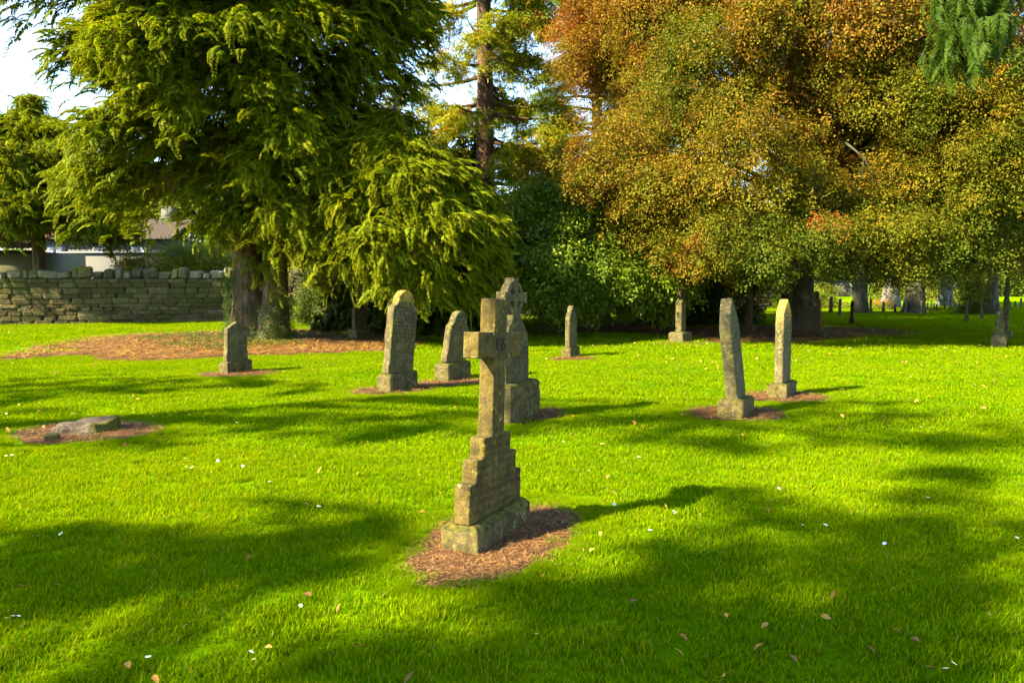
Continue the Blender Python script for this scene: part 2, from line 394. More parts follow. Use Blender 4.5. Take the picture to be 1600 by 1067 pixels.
def needletuft(rs, n=60, size=0.55, nl=0.16, w=0.016, flat=0.5):
    """bottle-brush cluster of needle shoots"""
    b = PB()
    for i in range(n):
        x = size * rs.random(); r = 0.12 * size
        o = Vector((x, rs.gauss(0, r * 1.8), rs.gauss(0, r * flat) - 0.2 * x * x / size))
        d = Vector((rs.uniform(0.2, 1), rs.gauss(0, 0.6), rs.gauss(0.1, 0.5))).normalized()
        s_ = d.cross(Vector((rs.gauss(0, 1), rs.gauss(0, 1), 1))).normalized() * w * rs.uniform(0.7, 1.3)
        l = nl * rs.uniform(0.6, 1.3)
        k = b.add([o - s_ * 0.5, o + s_ * 0.5, o + d * l * 0.6 + s_, o + d * l, o + d * l * 0.6 - s_], rs.random(), [0.1, 0.1, 0.5, 1, 0.5])
        b.Q.append((k, k + 1, k + 2, k + 4)); b.T.append((k + 4, k + 2, k + 3))
    return b.get()
def turf(rs, size=0.3, n=460, h=0.038, w=0.0038, lean=0.6):
    b = PB()
    for i in range(n):
        x, y = rs.uniform(-.5, .5) * size, rs.uniform(-.5, .5) * size
        hh = h * rs.uniform(0.45, 1.25); a = rs.uniform(0, 6.283); ln = hh * lean * rs.uniform(0.15, 1.5)
        d = Vector((math.cos(a), math.sin(a), 0)); s_ = Vector((-math.sin(a + rs.uniform(-.9, .9)), math.cos(a + rs.uniform(-.9, .9)), 0)) * w * rs.uniform(0.7, 1.3)
        o = Vector((x, y, -0.004)); m_ = o + d * ln * 0.35 + Vector((0, 0, hh * 0.6)); e = o + d * ln + Vector((0, 0, hh))
        k = b.add([o - s_ * .5, o + s_ * .5, m_ + s_ * .45, m_ - s_ * .45, e], rs.random(), [0, 0, .6, .6, 1])
        b.Q.append((k, k + 1, k + 2, k + 3)); b.T.append((k + 3, k + 2, k + 4))
    return b.get()
RS = random.Random(5)
FROND = [frond(RS, 0.62, 15, 0.45 + .12 * i, 0.17, 0.016) for i in range(4)]
FROND_FINE = [frond(RS, 0.85, 22, 0.8, 0.24, 0.011) for _ in range(3)]
FROND_COARSE = [frond(RS, 0.8, 7, 0.6, 0.42, 0.055) for _ in range(3)]
BEECH = [leafspray(RS, 46, 0.62, 0.068, 0.044, 0.45, 0.35) for _ in range(6)]
LAUREL = [leafspray(RS, 30, 0.5, 0.12, 0.052, 0.5, 0.2) for _ in range(4)]
SMALL = [leafspray(RS, 26, 0.4, 0.06, 0.04, 0.6, 0.15) for _ in range(4)]
TUFT = [needletuft(RS) for _ in range(4)]
CEDAR = [needletuft(RS, 70, 0.9, 0.13, 0.014, 0.18) for _ in range(4)]

# ---------------------------------------------------------------- wood
class Wood:
    def __init__(s): s.V = []; s.Q = []
    def tube(s, pts, rad, sides=8, rough=0.0, flute=0.0, seed=0.0):
        pts = [Vector(p) for p in pts]; base = len(s.V)
        for i, p in enumerate(pts):
            t = (pts[min(i + 1, len(pts) - 1)] - pts[max(i - 1, 0)]).normalized()
            ref = Vector((0, 1, 0)) if abs(t.y) < 0.85 else Vector((1, 0, 0))
            a = t.cross(ref).normalized(); b = t.cross(a).normalized()
            for k in range(sides):
                an = 2 * math.pi * k / sides
                r = rad[i]
                if rough: r *= 1 + rough * mnoise.noise(Vector((math.cos(an) * 1.6 + seed, math.sin(an) * 1.6, p.z * 0.7)))
                if flute: r *= 1 + flute * math.sin(an * 7 + seed) * (0.6 + 0.4 * math.sin(an * 3 + seed * 2))
                s.V.append(tuple(p + (a * math.cos(an) + b * math.sin(an)) * r))
        for i in range(len(pts) - 1):
            for k in range(sides):
                q = base + i * sides; k2 = (k + 1) % sides
                s.Q.append((q + k, q + k2, q + sides + k2, q + sides + k))
    def mesh(s, name):
        return mesh_np(name, np.array(s.V), [np.array(s.Q)], True)
def trunk_path(w, base, top, r0, r1, n=10, flare=1.7, bend=0.15, sides=20, rough=0.25, flute=0.05, seed=1.0):
    base = Vector(base); top = Vector(top); pts = []; rad = []
    for i in range(n + 1):
        t = i / n
        p = base.lerp(top, t) + Vector((math.sin(t * 3.1 + seed), math.cos(t * 2.3 + seed), 0)) * bend * t * (1 - t) * 2
        pts.append(p)
        z = t * (top - base).length
        rad.append((r0 * (1 - t) + r1 * t) * (1 + (flare - 1) * math.exp(-z / (r0 * 1.6))))
    pts[0].z -= 0.15
    w.tube(pts, rad, sides, rough, flute, seed)

class Crown:
    def __init__(s): s.P = []; s.E = []; s.S = []; s.T = []
    def put(s, p, yaw, pitch, roll, sc, tint):
        s.P.append(tuple(p)); s.E.append((roll, pitch, yaw)); s.S.append(sc); s.T.append(min(1, max(0, tint)))
    def build(s, protos, m, parent, name='crown'):
        return scatter(name, protos, s.P, s.E, s.S, s.T, m, parent, 'stuff')

def cypress_bough(c, w, org, az, L, rise, droop, n, rs, tint=0.5, spread=0.2, fs=1.0, wood_r=0.05, tmin=0.3, hang=0.35):
    d = Vector((math.cos(az), math.sin(az), 0)); sdv = Vector((-d.y, d.x, 0))
    def p(t): return org + d * L * t + Vector((0, 0, rise * t - droop * t * t))
    if w is not None: w.tube([p(t) for t in (0, .25, .5, .75, 1)], [wood_r, wood_r * .8, wood_r * .55, wood_r * .3, wood_r * .1], 6)
    for i in range(n):
        t = tmin + (1 - tmin) * rs.random() ** 0.75
        wd = spread * L * (1.15 - t) + 0.28
        lat = rs.gauss(0, wd * 0.6)
        q = p(t) + sdv * lat + Vector((0, 0, -abs(rs.gauss(0, hang)) + 0.12 - 0.12 * abs(lat)))
        c.put(q, az + lat / (wd + .2) * 0.7 + rs.gauss(0, 0.35), rs.uniform(-0.45, 0.6), rs.gauss(0, 0.4), fs * rs.uniform(0.6, 1.2), tint + rs.gauss(0, 0.16) + 0.14 * (t - .6))

def prof(z, tab):
    return float(np.interp(z, [a for a, _ in tab], [b for _, b in tab]))

def cypress(name, label, stems, center, tab, nb, per, rs, m='cypress', protos=FROND, fs=1.0, bark='bark', group=None, rise=(0.05, 0.3), skip=None, tint=0.5, wr=0.06, warp=0.25, extra=None, drop=(0.25, 0.5), core=0.0):
    root = empty(name, (center[0], center[1], 0)); tag(root, label, 'tree', group)
    w = Wood(); c = Crown(); cx, cy_ = 0.0, 0.0
    for (bx, by, tx, ty, h, r0) in stems:
        trunk_path(w, (bx - center[0], by - center[1], 0), (tx - center[0], ty - center[1], h), r0, 0.03, 12, 1.45, 0.2, 22, 0.3, 0.06, rs.uniform(0, 9))
    z0, z1 = tab[0][0], tab[-1][0]
    zs = []
    while len(zs) < nb:
        z = rs.uniform(z0, z1)
        if rs.random() < prof(z, tab) / max(b for _, b in tab) * 0.9 + 0.1: zs.append(z)
    for z in sorted(zs):
        az = rs.uniform(0, 2 * math.pi)
        if math.sin(az) > 0.35 and rs.random() < 0.4: az = -az
        Lr = prof(z, tab) * (1 + warp * mnoise.noise(Vector((math.cos(az) * 1.3, math.sin(az) * 1.3, z * 0.45 + 3.3)))) * rs.uniform(0.72, 1.05)
        if Lr < 0.25: Lr = 0.25
        if skip and skip(z, az, Lr): continue
        ri = rs.uniform(*rise) * Lr; dr = rs.uniform(*drop) * Lr
        org = Vector((0, 0, z + dr - ri))
        cypress_bough(c, w, org, az, Lr, ri, dr, max(12, int(per * (0.3 + 0.7 * Lr / max(b for _, b in tab)))), rs, tint + rs.gauss(0, 0.12), 0.2, fs, wr * Lr / 4 + .012)
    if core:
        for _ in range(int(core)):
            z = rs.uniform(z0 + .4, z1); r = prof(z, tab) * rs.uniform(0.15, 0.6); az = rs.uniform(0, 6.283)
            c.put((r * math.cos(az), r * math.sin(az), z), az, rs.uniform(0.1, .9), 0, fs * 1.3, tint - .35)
    if extra: extra(c, w, rs)
    link('trunk', w.mesh('trunk'), M[bark], root)
    c.build(protos, M[m], root)
    return root

def clump(c, ctr, rad, n, rs, out, tint, fs, shell=0.65, updown=-0.15):
    """sprays through an ellipsoid, thicker toward its skin, leaning outward"""
    subs = []
    for _ in range(7):
        v = Vector((rs.gauss(0, 1) + out[0] * .5, rs.gauss(0, 1) + out[1] * .5, rs.gauss(0, .8))).normalized() * rs.uniform(.35, 1.25)
        subs.append((v, rs.uniform(.18, .42), rs.gauss(0, .08)))
    for i in range(n):
        sv, sr, stt = subs[rs.randrange(7)]
        v = sv + Vector((rs.gauss(0, sr), rs.gauss(0, sr), rs.gauss(0, sr) - .15 * abs(rs.gauss(0, 1))))
        r = 1.0; tint0 = tint + stt
        q = Vector((ctr[0] + v.x * rad[0] * r, ctr[1] + v.y * rad[1] * r, ctr[2] + v.z * rad[2] * r))
        h = Vector((v.x + out[0] * 0.6, v.y + out[1] * 0.6))
        c.put(q, math.atan2(h.y, h.x) + rs.gauss(0, 0.5), -updown - v.z * 0.35 + rs.gauss(0, 0.3) + 0.25, rs.gauss(0, 0.4), fs * rs.uniform(0.6, 1.25), tint0 + rs.gauss(0, 0.13) + 0.08 * v.z)

def broadleaf(name, label, pos, h_trunk, r_trunk, tab, ncl, per, crad, rs, m, protos, bark, fs=1.0, tintf=None, layers=(1.0, 0.8, 0.58), stems=None, group=None, cat='tree', limbs=40, noise_amt=0.18, zf=0.6, extra=None, skip=None, trunk_flare=1.8, top=None, gap=None):
    root = empty(name, (pos[0], pos[1], 0)); tag(root, label, cat, group)
    w = Wood(); c = Crown(); z0, z1 = tab[0][0], tab[-1][0]
    if stems is None: trunk_path(w, (0, 0, 0), (0.2, 0.1, top or (z0 + z1) * 0.62), r_trunk, r_trunk * 0.25, 12, trunk_flare, 0.3, 24, 0.35, 0.05, rs.uniform(0, 9))
    else:
        for (dx, dy, tx, ty, th, r0) in stems: trunk_path(w, (dx, dy, 0), (tx, ty, th), r0, r0 * 0.35, 8, 1.5, 0.35, 12, 0.3, 0.05, rs.uniform(0, 9))
    mx = max(b for _, b in tab); made = 0; guard = 0
    while made < ncl and guard < ncl * 20:
        guard += 1
        z = rs.uniform(z0, z1)
        if rs.random() > (prof(z, tab) / mx) ** 1.0 + 0.05: continue
        az = rs.uniform(0, 2 * math.pi)
        if math.sin(az) > 0.25 and rs.random() < 0.45: az = -az
        ly = rs.choices(layers, [0.62, 0.27, 0.11][:len(layers)])[0]
        rr = prof(z, tab) * (1 + noise_amt * mnoise.noise(Vector((math.cos(az) * 2.2, math.sin(az) * 2.2, z * 0.5)))) * ly * rs.uniform(0.93, 1.05)
        if skip and skip(z, az, rr): continue
        if gap is not None and ly > .75 and mnoise.noise(Vector((rr * math.cos(az) * .42, rr * math.sin(az) * .42, z * .62 + 9.1))) < gap - (.15 if ly < .9 else 0): continue
        made += 1
        k = crad * rs.uniform(0.65, 1.3)
        ctr = Vector((rr * math.cos(az), rr * math.sin(az), z))
        tt = tintf(ctr, rs) if tintf else 0.5
        clump(c, ctr, (k, k, k * zf), int(per * (k / crad) ** 2 * (1.0 if ly > .9 else 0.7)), rs, (math.cos(az), math.sin(az)), tt, fs)
        if made <= limbs:
            zb = max(h_trunk, z * 0.55 + 0.1); a = Vector((0.05, 0.05, zb)); mid = a.lerp(ctr, 0.5) + Vector((0, 0, 0.12 * rr))
            w.tube([a, a.lerp(mid, .5) + Vector((0, 0, .05 * rr)), mid, mid.lerp(ctr, .55), ctr], [r_trunk * .28, r_trunk * .2, r_trunk * .14, r_trunk * .07, .012], 7, 0.2)
    if extra: extra(c, w, rs)
    link('trunk', w.mesh('trunk'), M[bark], root)
    c.build(protos, M[m], root)
    return root

# ================================================================ THE SETTING
# ---- ground
g = 600.0
me = mesh_np('ground', [(-g, -g, 0), (g, -g, 0), (g, g, 0), (-g, g, 0)], [np.array([[0, 1, 2, 3]])])
tag(link('ground', me, M['lawn']), 'mown green churchyard lawn', kind='structure')
b_ = NB('far_lawn_grass'); co_ = b_.coord('Object'); k_ = b_.math('ADD', b_.math('MULTIPLY', b_.noise(co_, .5, 4), .6), b_.math('MULTIPLY', b_.noise(co_, 9, 5, .7), .5))
M['farlawn'] = b_.done(b_.principled(b_.ramp(k_, [(.4, (.06, .15, .0005)), (.6, (.11, .205, .0005)), (.8, (.19, .26, .001))]), .95, 0.0))
tag(link('far_lawn', mesh_np('far_lawn', [(-300, 46, .02), (300, 46, .02), (300, 400, .02), (-300, 400, .02)], [np.array([[0, 1, 2, 3]])]), M['farlawn']), kind='structure')

# ---- bare patches: polygons on the ground
def ell(cx, cy_, a, b_, rot, n=56, amp=0.2, seed=0.0):
    out = []
    for i in range(n):
        t = 2 * math.pi * i / n
        k = 1 + amp * mnoise.noise(Vector((math.cos(t) * 1.7 + seed, math.sin(t) * 1.7, seed)))
        k += .10 * mnoise.noise(Vector((math.cos(t) * 6 + seed, math.sin(t) * 6, seed + 3)))
        x, y = a * k * math.cos(t), b_ * k * math.sin(t)
        out.append((cx + x * math.cos(rot) - y * math.sin(rot), cy_ + x * math.sin(rot) + y * math.cos(rot)))
    return np.array(out)
def poly_px(pts): return np.array([tuple(ground(*p)[:2]) for p in pts])
def inside(P, poly):
    x, y = P[:, 0], P[:, 1]; r = np.zeros(len(P), bool); n = len(poly); j = n - 1
    for i in range(n):
        xi, yi = poly[i]; xj, yj = poly[j]
        c = ((yi > y) != (yj > y)) & (x < (xj - xi) * (y - yi) / (yj - yi + 1e-12) + xi)
        r ^= c; j = i
    return r
PATCHES = []
def patch(name, poly, mname, straw, n, size, seed=0):
    PATCHES.append(poly)
    # ragged sheet: refined ring towards the middle
    c = poly.mean(0); V = []; rings = (1.03, 0.8, 0.5, 0.2)
    for k in rings:
        for p in poly:
            q = c + (p - c) * k; V.append((q[0], q[1], 0.006 if k > 1 else 0.006 + 0.012 * (mnoise.noise(Vector((q[0] * 4, q[1] * 4, 1))) + 0.4)))
    V.append((c[0], c[1], 0.012)); m_ = len(poly); Q = []; T = []
    for r_ in range(len(rings) - 1):
        for i in range(m_):
            j = (i + 1) % m_; Q.append((r_ * m_ + i, r_ * m_ + j, (r_ + 1) * m_ + j, (r_ + 1) * m_ + i))
    for i in range(m_): T.append(((len(rings) - 1) * m_ + i, (len(rings) - 1) * m_ + (i + 1) % m_, len(V) - 1))
    o = tag(link(name, mesh_np(name, V, [np.array(Q), np.array(T)]), M[mname]), kind='structure')
    # straw, needles and twigs lying in it
    lo, hi = poly.min(0), poly.max(0); P = rng.uniform(lo - .06, hi + .06, (n * 4, 2))
    J = P + rng.normal(0, 0.06 if size < .2 else .12, P.shape)
    P = P[inside(J, poly)][:n]; k = len(P)
    a = rng.uniform(0, 6.283, k); L = size * rng.uniform(0.4, 1.5, k); wv = size * rng.uniform(0.03, 0.075, k); z = 0.012 + rng.uniform(0, 0.022, k) * size / .09
    dz = rng.normal(0, 0.16, k) * L
    d = np.stack([np.cos(a), np.sin(a)], 1); s_ = np.stack([-np.sin(a), np.cos(a)], 1); bend = rng.normal(0, .18, k)
    def row(t, b_):
        q = P + d * (t * L)[:, None] + s_ * ((b_ * wv) + bend * L * (4 * t * t))[:, None]
        return np.concatenate([q, (z + t * dz + 0.2 * wv)[:, None]], 1)
    V = np.stack([row(-.5, -.3), row(-.5, .3), row(0, .5), row(.5, .2), row(.5, -.2), row(0, -.5)], 1).reshape(-1, 3)
    V[:, 2] = np.maximum(V[:, 2], 0.008)
    b0 = np.arange(k) * 6
    Q = np.concatenate([np.stack([b0, b0 + 1, b0 + 2, b0 + 5], 1), np.stack([b0 + 5, b0 + 2, b0 + 3, b0 + 4], 1)])
    sm = mesh_np('straw', V, [Q]); fattr(sm, 'leaf', np.repeat(rng.random(k) ** (1.0 if size > .2 else 1.7), 6))
    tag(link('dry_straw', sm, M[straw], o), kind='stuff')
    return o
YAW = R(64.8)
patch('soil_patch', ell(-0.09, 4.67, 0.78, 0.40, YAW, seed=1.0), 'soil', 'straw', 6500, 0.05)
gx = ground(815, 655); patch('soil_patch', ell(gx.x + .02, gx.y + .2, 0.66, 0.36, R(50), seed=2.0), 'soil', 'straw', 900, 0.10)
gx = ground(612, 612); patch('soil_patch', ell(gx.x + .05, gx.y + .2, 0.75, 0.42, R(40), seed=3.0), 'soil', 'straw', 900, 0.11)
gx = ground(705, 600); patch('soil_patch', ell(gx.x - .05, gx.y + .12, 0.72, 0.38, R(35), seed=4.0), 'soil', 'straw', 900, 0.11)
gx = ground(1152, 648); patch('soil_patch', ell(gx.x, gx.y + .05, 0.62, 0.50, R(20), seed=5.0), 'soil', 'straw', 1000, 0.11)
gx = ground(1228, 621); patch('soil_patch', ell(gx.x, gx.y + .05, 0.62, 0.48, R(20), seed=6.0), 'soil', 'straw', 900, 0.11)
gx = ground(372, 585); patch('soil_patch', ell(gx.x, gx.y + .05, 0.68, 0.42, R(15), seed=7.0), 'soil', 'straw', 800, 0.12)
gx = ground(895, 561); patch('soil_patch', ell(gx.x, gx.y, 0.52, 0.36, R(20), seed=8.0), 'litter', 'straw', 500, 0.12)
patch('soil_patch', ell(-4.50, 8.10, 0.70, 0.60, 0.1, seed=9.0), 'soil', 'straw', 2600, 0.09)
gx = ground(1064, 537); patch('soil_patch', ell(gx.x, gx.y, 0.75, 0.5, R(20), seed=10.0), 'soil', 'straw', 300, 0.14)
patch('needle_bed', poly_px([(-40, 565), (10, 556), (60, 543), (130, 530), (200, 524), (300, 520), (400, 517), (480, 516), (560, 514), (640, 514), (668, 524), (655, 540), (600, 549), (520, 553), (400, 556), (330, 559), (290, 563), (225, 564), (170, 565), (140, 556), (80, 558)]), 'litter', 'orange_straw', 15000, 0.26)
patch('needle_bed', poly_px([(880, 512), (940, 506), (1010, 506), (1060, 512), (1150, 510), (1240, 511), (1330, 513), (1420, 517), (1440, 523), (1330, 530), (1220, 536), (1120, 535), (1060, 525), (980, 520), (900, 520)]), 'soil', 'orange_straw', 7000, 0.30)
patch('needle_bed', poly_px([(500, 511), (580, 509.5), (660, 510), (730, 512), (740, 518), (690, 520), (600, 515), (520, 515)]), 'litter', 'orange_straw', 2500, 0.28)

# ---- grass: turf pieces rooted all over the lawn in front of the wall
TURF = [turf(RS) for _ in range(6)]
def grass_points(y0, y1, step, jit):
    xs = []
    for y in np.arange(y0, y1, step):
        hw = 0.72 * y + 1.2
        x = np.arange(-hw, hw, step); xs.append(np.stack([x, np.full_like(x, y)], 1))
    P = np.concatenate(xs); P += rng.uniform(-jit, jit, P.shape) * step
    return P
def clear(P, j=0.05):
    J = P + rng.normal(0, j, P.shape); k = np.ones(len(P), bool)
    for poly in PATCHES: k &= ~inside(J, poly)
    return P[k]
gp = []; gs = []; gpick = []
def addg(P, sc, zs, picks):
    n = len(P); f = rng.uniform(0.85, 1.2, n)
    gp.append(P); gs.append(np.stack([sc * f, sc * f, zs * rng.uniform(0.8, 1.25, n)], 1)); gpick.append(rng.choice(picks, n))
def near_edge(P, r):
    k = np.zeros(len(P), bool)
    for poly in PATCHES:
        lo, hi = poly.min(0) - r, poly.max(0) + r
        s_ = np.where((P[:, 0] > lo[0]) & (P[:, 0] < hi[0]) & (P[:, 1] > lo[1]) & (P[:, 1] < hi[1]))[0]
        if len(s_) == 0: continue
        d = np.min(np.hypot(P[s_, None, 0] - poly[None, :, 0], P[s_, None, 1] - poly[None, :, 1]), 1)
        k[s_[d < r]] = True
    return k
P = clear(grass_points(2.3, 7.2, 0.2, 0.5), 0.03); e = near_edge(P, 0.22)
addg(P[~e], 1.0, 0.95, range(6))
P = clear(grass_points(3.2, 7.2, 0.085, 0.5), 0.06); e = near_edge(P, 0.30); addg(P[e], 0.36, 0.8, range(6))
P = clear(grass_points(7.2, 17, 0.36, 0.5), 0.1); e = near_edge(P, 0.4); addg(P[~e], 1.7, 1.0, range(6))
P = clear(grass_points(7.2, 17, 0.16, 0.5), 0.05); e = near_edge(P, 0.45); addg(P[e], 0.7, 0.85, range(6))
P = clear(grass_points(17, 48, 0.7, 0.5), 0.45); addg(P, 3.2, 1.4, range(6))
P = clear(grass_points(2.4, 9, 0.55, 0.5), 0.1); addg(P[rng.random(len(P)) < .3], 0.35, 1.5, range(6))
P2 = np.concatenate(gp); n = len(P2)
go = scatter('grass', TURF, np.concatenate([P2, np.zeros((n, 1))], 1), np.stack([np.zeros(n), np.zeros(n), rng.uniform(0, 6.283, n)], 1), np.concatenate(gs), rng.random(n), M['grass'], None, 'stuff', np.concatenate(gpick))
tag(go, 'short green grass blades of the churchyard lawn', 'grass', kind='stuff')

# ---- boundary wall of rubble courses with upright coping stones
def wallstone_mat():
    b = NB('wall_stone'); co = b.coord('Object'); oi = b.new('ShaderNodeObjectInfo'); rnd = oi.outputs['Random']
    geo = b.new('ShaderNodeNewGeometry')
    n1 = b.noise(geo.outputs['Position'], 7.0, 7, 0.7); n2 = b.noise(geo.outputs['Position'], 0.9, 4)
    col = b.ramp(rnd, [(0.0, (0.045, 0.034, 0.012)), (0.4, (0.080, 0.060, 0.022)), (0.75, (0.115, 0.086, 0.034)), (1.0, (0.15, 0.118, 0.055))])
    col = b.mix(b.ramp(n1, [(0.35, 0.0), (0.6, 0.7)]), col, (0.045, 0.042, 0.016))
    col = b.mix(b.ramp(n2, [(0.45, 0.0), (0.65, 0.5)]), col, (0.06, 0.07, 0.012))
    return b.done(b.principled(col, 0.95, 0.1, b.bump(n1, 1.0, 0.05)))
M['wallstone'] = wallstone_mat()
def cope_mat():
    b = NB('coping_stone'); geo = b.new('ShaderNodeNewGeometry'); oi = b.new('ShaderNodeObjectInfo')
    n1 = b.noise(geo.outputs['Position'], 6.0, 7, 0.7); n2 = b.noise(geo.outputs['Position'], 1.2, 5)
    col = b.ramp(b.math('ADD', b.math('MULTIPLY', n1, .7), b.math('MULTIPLY', oi.outputs['Random'], .4)), [(0.35, (0.05, 0.042, 0.022)), (0.6, (0.12, 0.105, 0.065)), (0.85, (0.23, 0.205, 0.145))])
    nz = b.new('ShaderNodeSeparateXYZ', Vector=geo.outputs['Normal']).outputs[2]
    col = b.mix(b.math('MULTIPLY', b.ramp(n2, [(0.48, 0.0), (0.62, 0.9)]), b.ramp(nz, [(-.2, .3), (.6, 1.0)])), col, (0.16, 0.15, 0.012))
    return b.done(b.principled(col, 0.95, 0.1, b.bump(n1, 1.0, 0.05)))
M['cope'] = cope_mat()
b_ = NB('lime_mortar'); M['mortar'] = b_.done(b_.principled(b_.ramp(b_.noise(b_.coord('Object'), 12, 5), [(0.3, (0.03, 0.027, 0.015)), (0.7, (0.08, 0.07, 0.04))]), 0.95, 0.1))

def rough_block(seed, jit=0.10, bev=0.13):
    rs = random.Random(seed); bm = bmesh.new(); bmesh.ops.create_cube(bm, size=1.0)
    for v in bm.verts: v.co += Vector((rs.uniform(-jit, jit), rs.uniform(-jit, jit), rs.uniform(-jit, jit)))
    bmesh.ops.bevel(bm, geom=list(bm.edges), offset=bev, segments=1, affect='EDGES')
    for v in bm.verts: v.co += Vector((rs.uniform(-.03, .03), rs.uniform(-.03, .03), rs.uniform(-.03, .03)))
    me = bpy.data.meshes.new('stone'); bm.to_mesh(me); bm.free(); return me
BLOCKS = [rough_block(i) for i in range(8)]
COPES = [rough_block(50 + i, 0.14, 0.17) for i in range(8)]
for m_ in BLOCKS: m_.materials.append(M['wallstone'])
for m_ in COPES: m_.materials.append(M['cope'])
W0 = Vector((-25.0, 26.3, 0)); WD = Vector((0.9455, 0.3256, 0)); WLEN = 40.0
wall = empty('boundary_wall', W0, math.atan2(WD.y, WD.x)); tag(wall, 'old rubble stone boundary wall with rough upright coping stones behind the trees', 'wall')
def box(name, x0, x1, y0, y1, z0, z1, m, parent, kind=None):
    V = [(x, y, z) for x in (x0, x1) for y in (y0, y1) for z in (z0, z1)]
    Q = [(0, 1, 3, 2), (4, 6, 7, 5), (0, 4, 5, 1), (2, 3, 7, 6), (0, 2, 6, 4), (1, 5, 7, 3)]
    o = link(name, mesh_np(name, V, [np.array(Q)]), m, parent)
    if kind: o['kind'] = kind
    return o
box('core', 0, WLEN, 0.0, 0.45, -0.1, 1.72, M['mortar'], wall)
rs = random.Random(3); z = -0.02; stones = []
while z < 1.70:
    h = rs.uniform(0.12, 0.25); h = min(h, 1.74 - z)
    if h < 0.1: break
    x = rs.uniform(-.3, 0)
    while x < WLEN:
        l = rs.uniform(0.28, 0.75)
        stones.append((x + l / 2, z + h / 2, l, h)); x += l
    z += h
def near_cam(s): return abs((W0 + WD * s[0]).x / (W0 + WD * s[0]).y * F + 800 - 230)
stones.sort(key=near_cam)
for i, (x, zc, l, h) in enumerate(stones[:300]):
    o = link('wall_stone', BLOCKS[rs.randrange(8)], None, wall, (x, -0.02 - rs.uniform(0, .035), zc), (0, rs.gauss(0, .01), rs.gauss(0, .02)))
    o.scale = (l * 1.0, 0.22, h * 1.02)
V = []; Q = []; Tt = []
for (x, zc, l, h) in stones[300:]:
    bme = BLOCKS[rs.randrange(8)]; off = len(V); dy = -0.02 - rs.uniform(0, .035)
    for v in bme.vertices: V.append((x + v.co.x * l, dy + v.co.y * .22, zc + v.co.z * h * 1.02))
    for p in bme.polygons:
        (Q if len(p.vertices) == 4 else Tt).append([off + k for k in p.vertices])
o = link('more_wall_stones', mesh_np('rest', V, [np.array(Q), np.array([t for t in Tt if len(t) == 3])]), M['wallstone'], wall); o['kind'] = 'stuff'
x = 0.0
while x < WLEN:
    l = rs.uniform(0.2, 0.6); h = rs.uniform(0.22, 0.48)
    o = link('coping_stone', COPES[rs.randrange(8)], None, wall, (x + l / 2, 0.2 + rs.uniform(-.04, .04), 1.70 + h / 2), (rs.gauss(0, .05), rs.gauss(0, .09), rs.gauss(0, .08)))
    o.scale = (l * 1.05, 0.58, h); x += l

# ---- houses behind the wall
def plain(name, col, rough=0.8, n=10, amt=0.3, bump=0.2):
    b = NB(name); nz = b.noise(b.coord('Object'), n, 5)
    return b.done(b.principled(b.mix(b.math('MULTIPLY', nz, amt), col, tuple(c * .4 for c in col)), rough, 0.2, b.bump(nz, bump, 0.02)))
M['render'] = plain('grey_render', (0.07, 0.067, 0.058)); M['render2'] = plain('olive_render', (0.16, 0.15, 0.08)); M['pvc'] = plain('white_frame', (0.12, 0.12, 0.12), 0.5)
M['pantile'] = plain('clay_pantile', (0.10, 0.045, 0.025), 0.8, 6, 0.7); M['browntile'] = plain('brown_tile', (0.045, 0.032, 0.024), 0.8, 6, 0.6); M['fascia'] = plain('dark_fascia', (0.02, 0.018, 0.015), 0.6)
b_ = NB('window_glass'); M['glass'] = b_.done(b_.principled((0.05, 0.06, 0.08), 0.08, 0.6))
def tiled(name, x0, x1, ya, za, yb, zb, m, parent, pitch=0.3, rows=8, amp=0.05):
    """wavy pantile slope from eave (ya,za) to ridge (yb,zb): rows step over one another"""
    nx = int((x1 - x0) / pitch * 6); V = []; Q = []
    for r_ in range(rows):
        for e in (0, 1):
            t = (r_ + e) / rows
            for i in range(nx + 1):
                x = x0 + (x1 - x0) * i / nx
                V.append((x, ya + (yb - ya) * t, za + (zb - za) * t + amp * abs(math.sin(math.pi * x / pitch)) + (0.035 if e == 0 else 0.0)))
    for r_ in range(rows * 2 - 1):
        for i in range(nx):
            a = r_ * (nx + 1) + i; Q.append((a, a + 1, a + nx + 2, a + nx + 1))
    return link(name, mesh_np(name, V, [np.array(Q)]), m, parent)
sh = empty('outbuilding', at(-60, 412, 33) * 1.0); sh.location.z = 0
tag(sh, 'low olive outbuilding with red clay pantile roof behind the wall', 'building')
a = at(62, 400, 33); wx = a.x - sh.location.x
box('wall', -4, wx - .25, 0, 4, 0, at(60, 393, 33).z, M['render2'], sh)
box('fascia', -4.2, wx, -0.32, -0.24, at(60, 396, 33).z, at(60, 391.5, 33).z, M['fascia'], sh)
tiled('roof', -4.2, wx, -0.34, at(60, 391.5, 33).z + .01, 2.0, at(60, 391.5, 33).z + 1.1, M['pantile'], sh, 0.22, 7)
hs = empty('house', (at(130, 412, 48).x, 48, 0)); tag(hs, 'grey rendered house with brown tiled roof glimpsed behind the wall', 'house')
box('extension_wall', 0, 6.2, -2.5, 0, 0, at(150, 396, 45.5).z, M['render'], hs)
box('parapet', -0.1, 6.3, -2.6, -2.35, at(150, 396, 45.5).z, at(150, 393.5, 45.5).z, M['pvc'], hs)
zt = at(150, 374, 48).z
hw = box('wall', -3.5, 5.2, 0.02, 7, 0, zt, M['render'], hs)
rf = tiled('roof', -3.9, 5.6, -0.4, zt - .05, 3.6, zt + 1.5, M['browntile'], hs, 0.25, 10)
box('chimney', 3.6, 4.4, 3.0, 3.8, zt + 1.0, zt + 2.3, M['render'], rf)
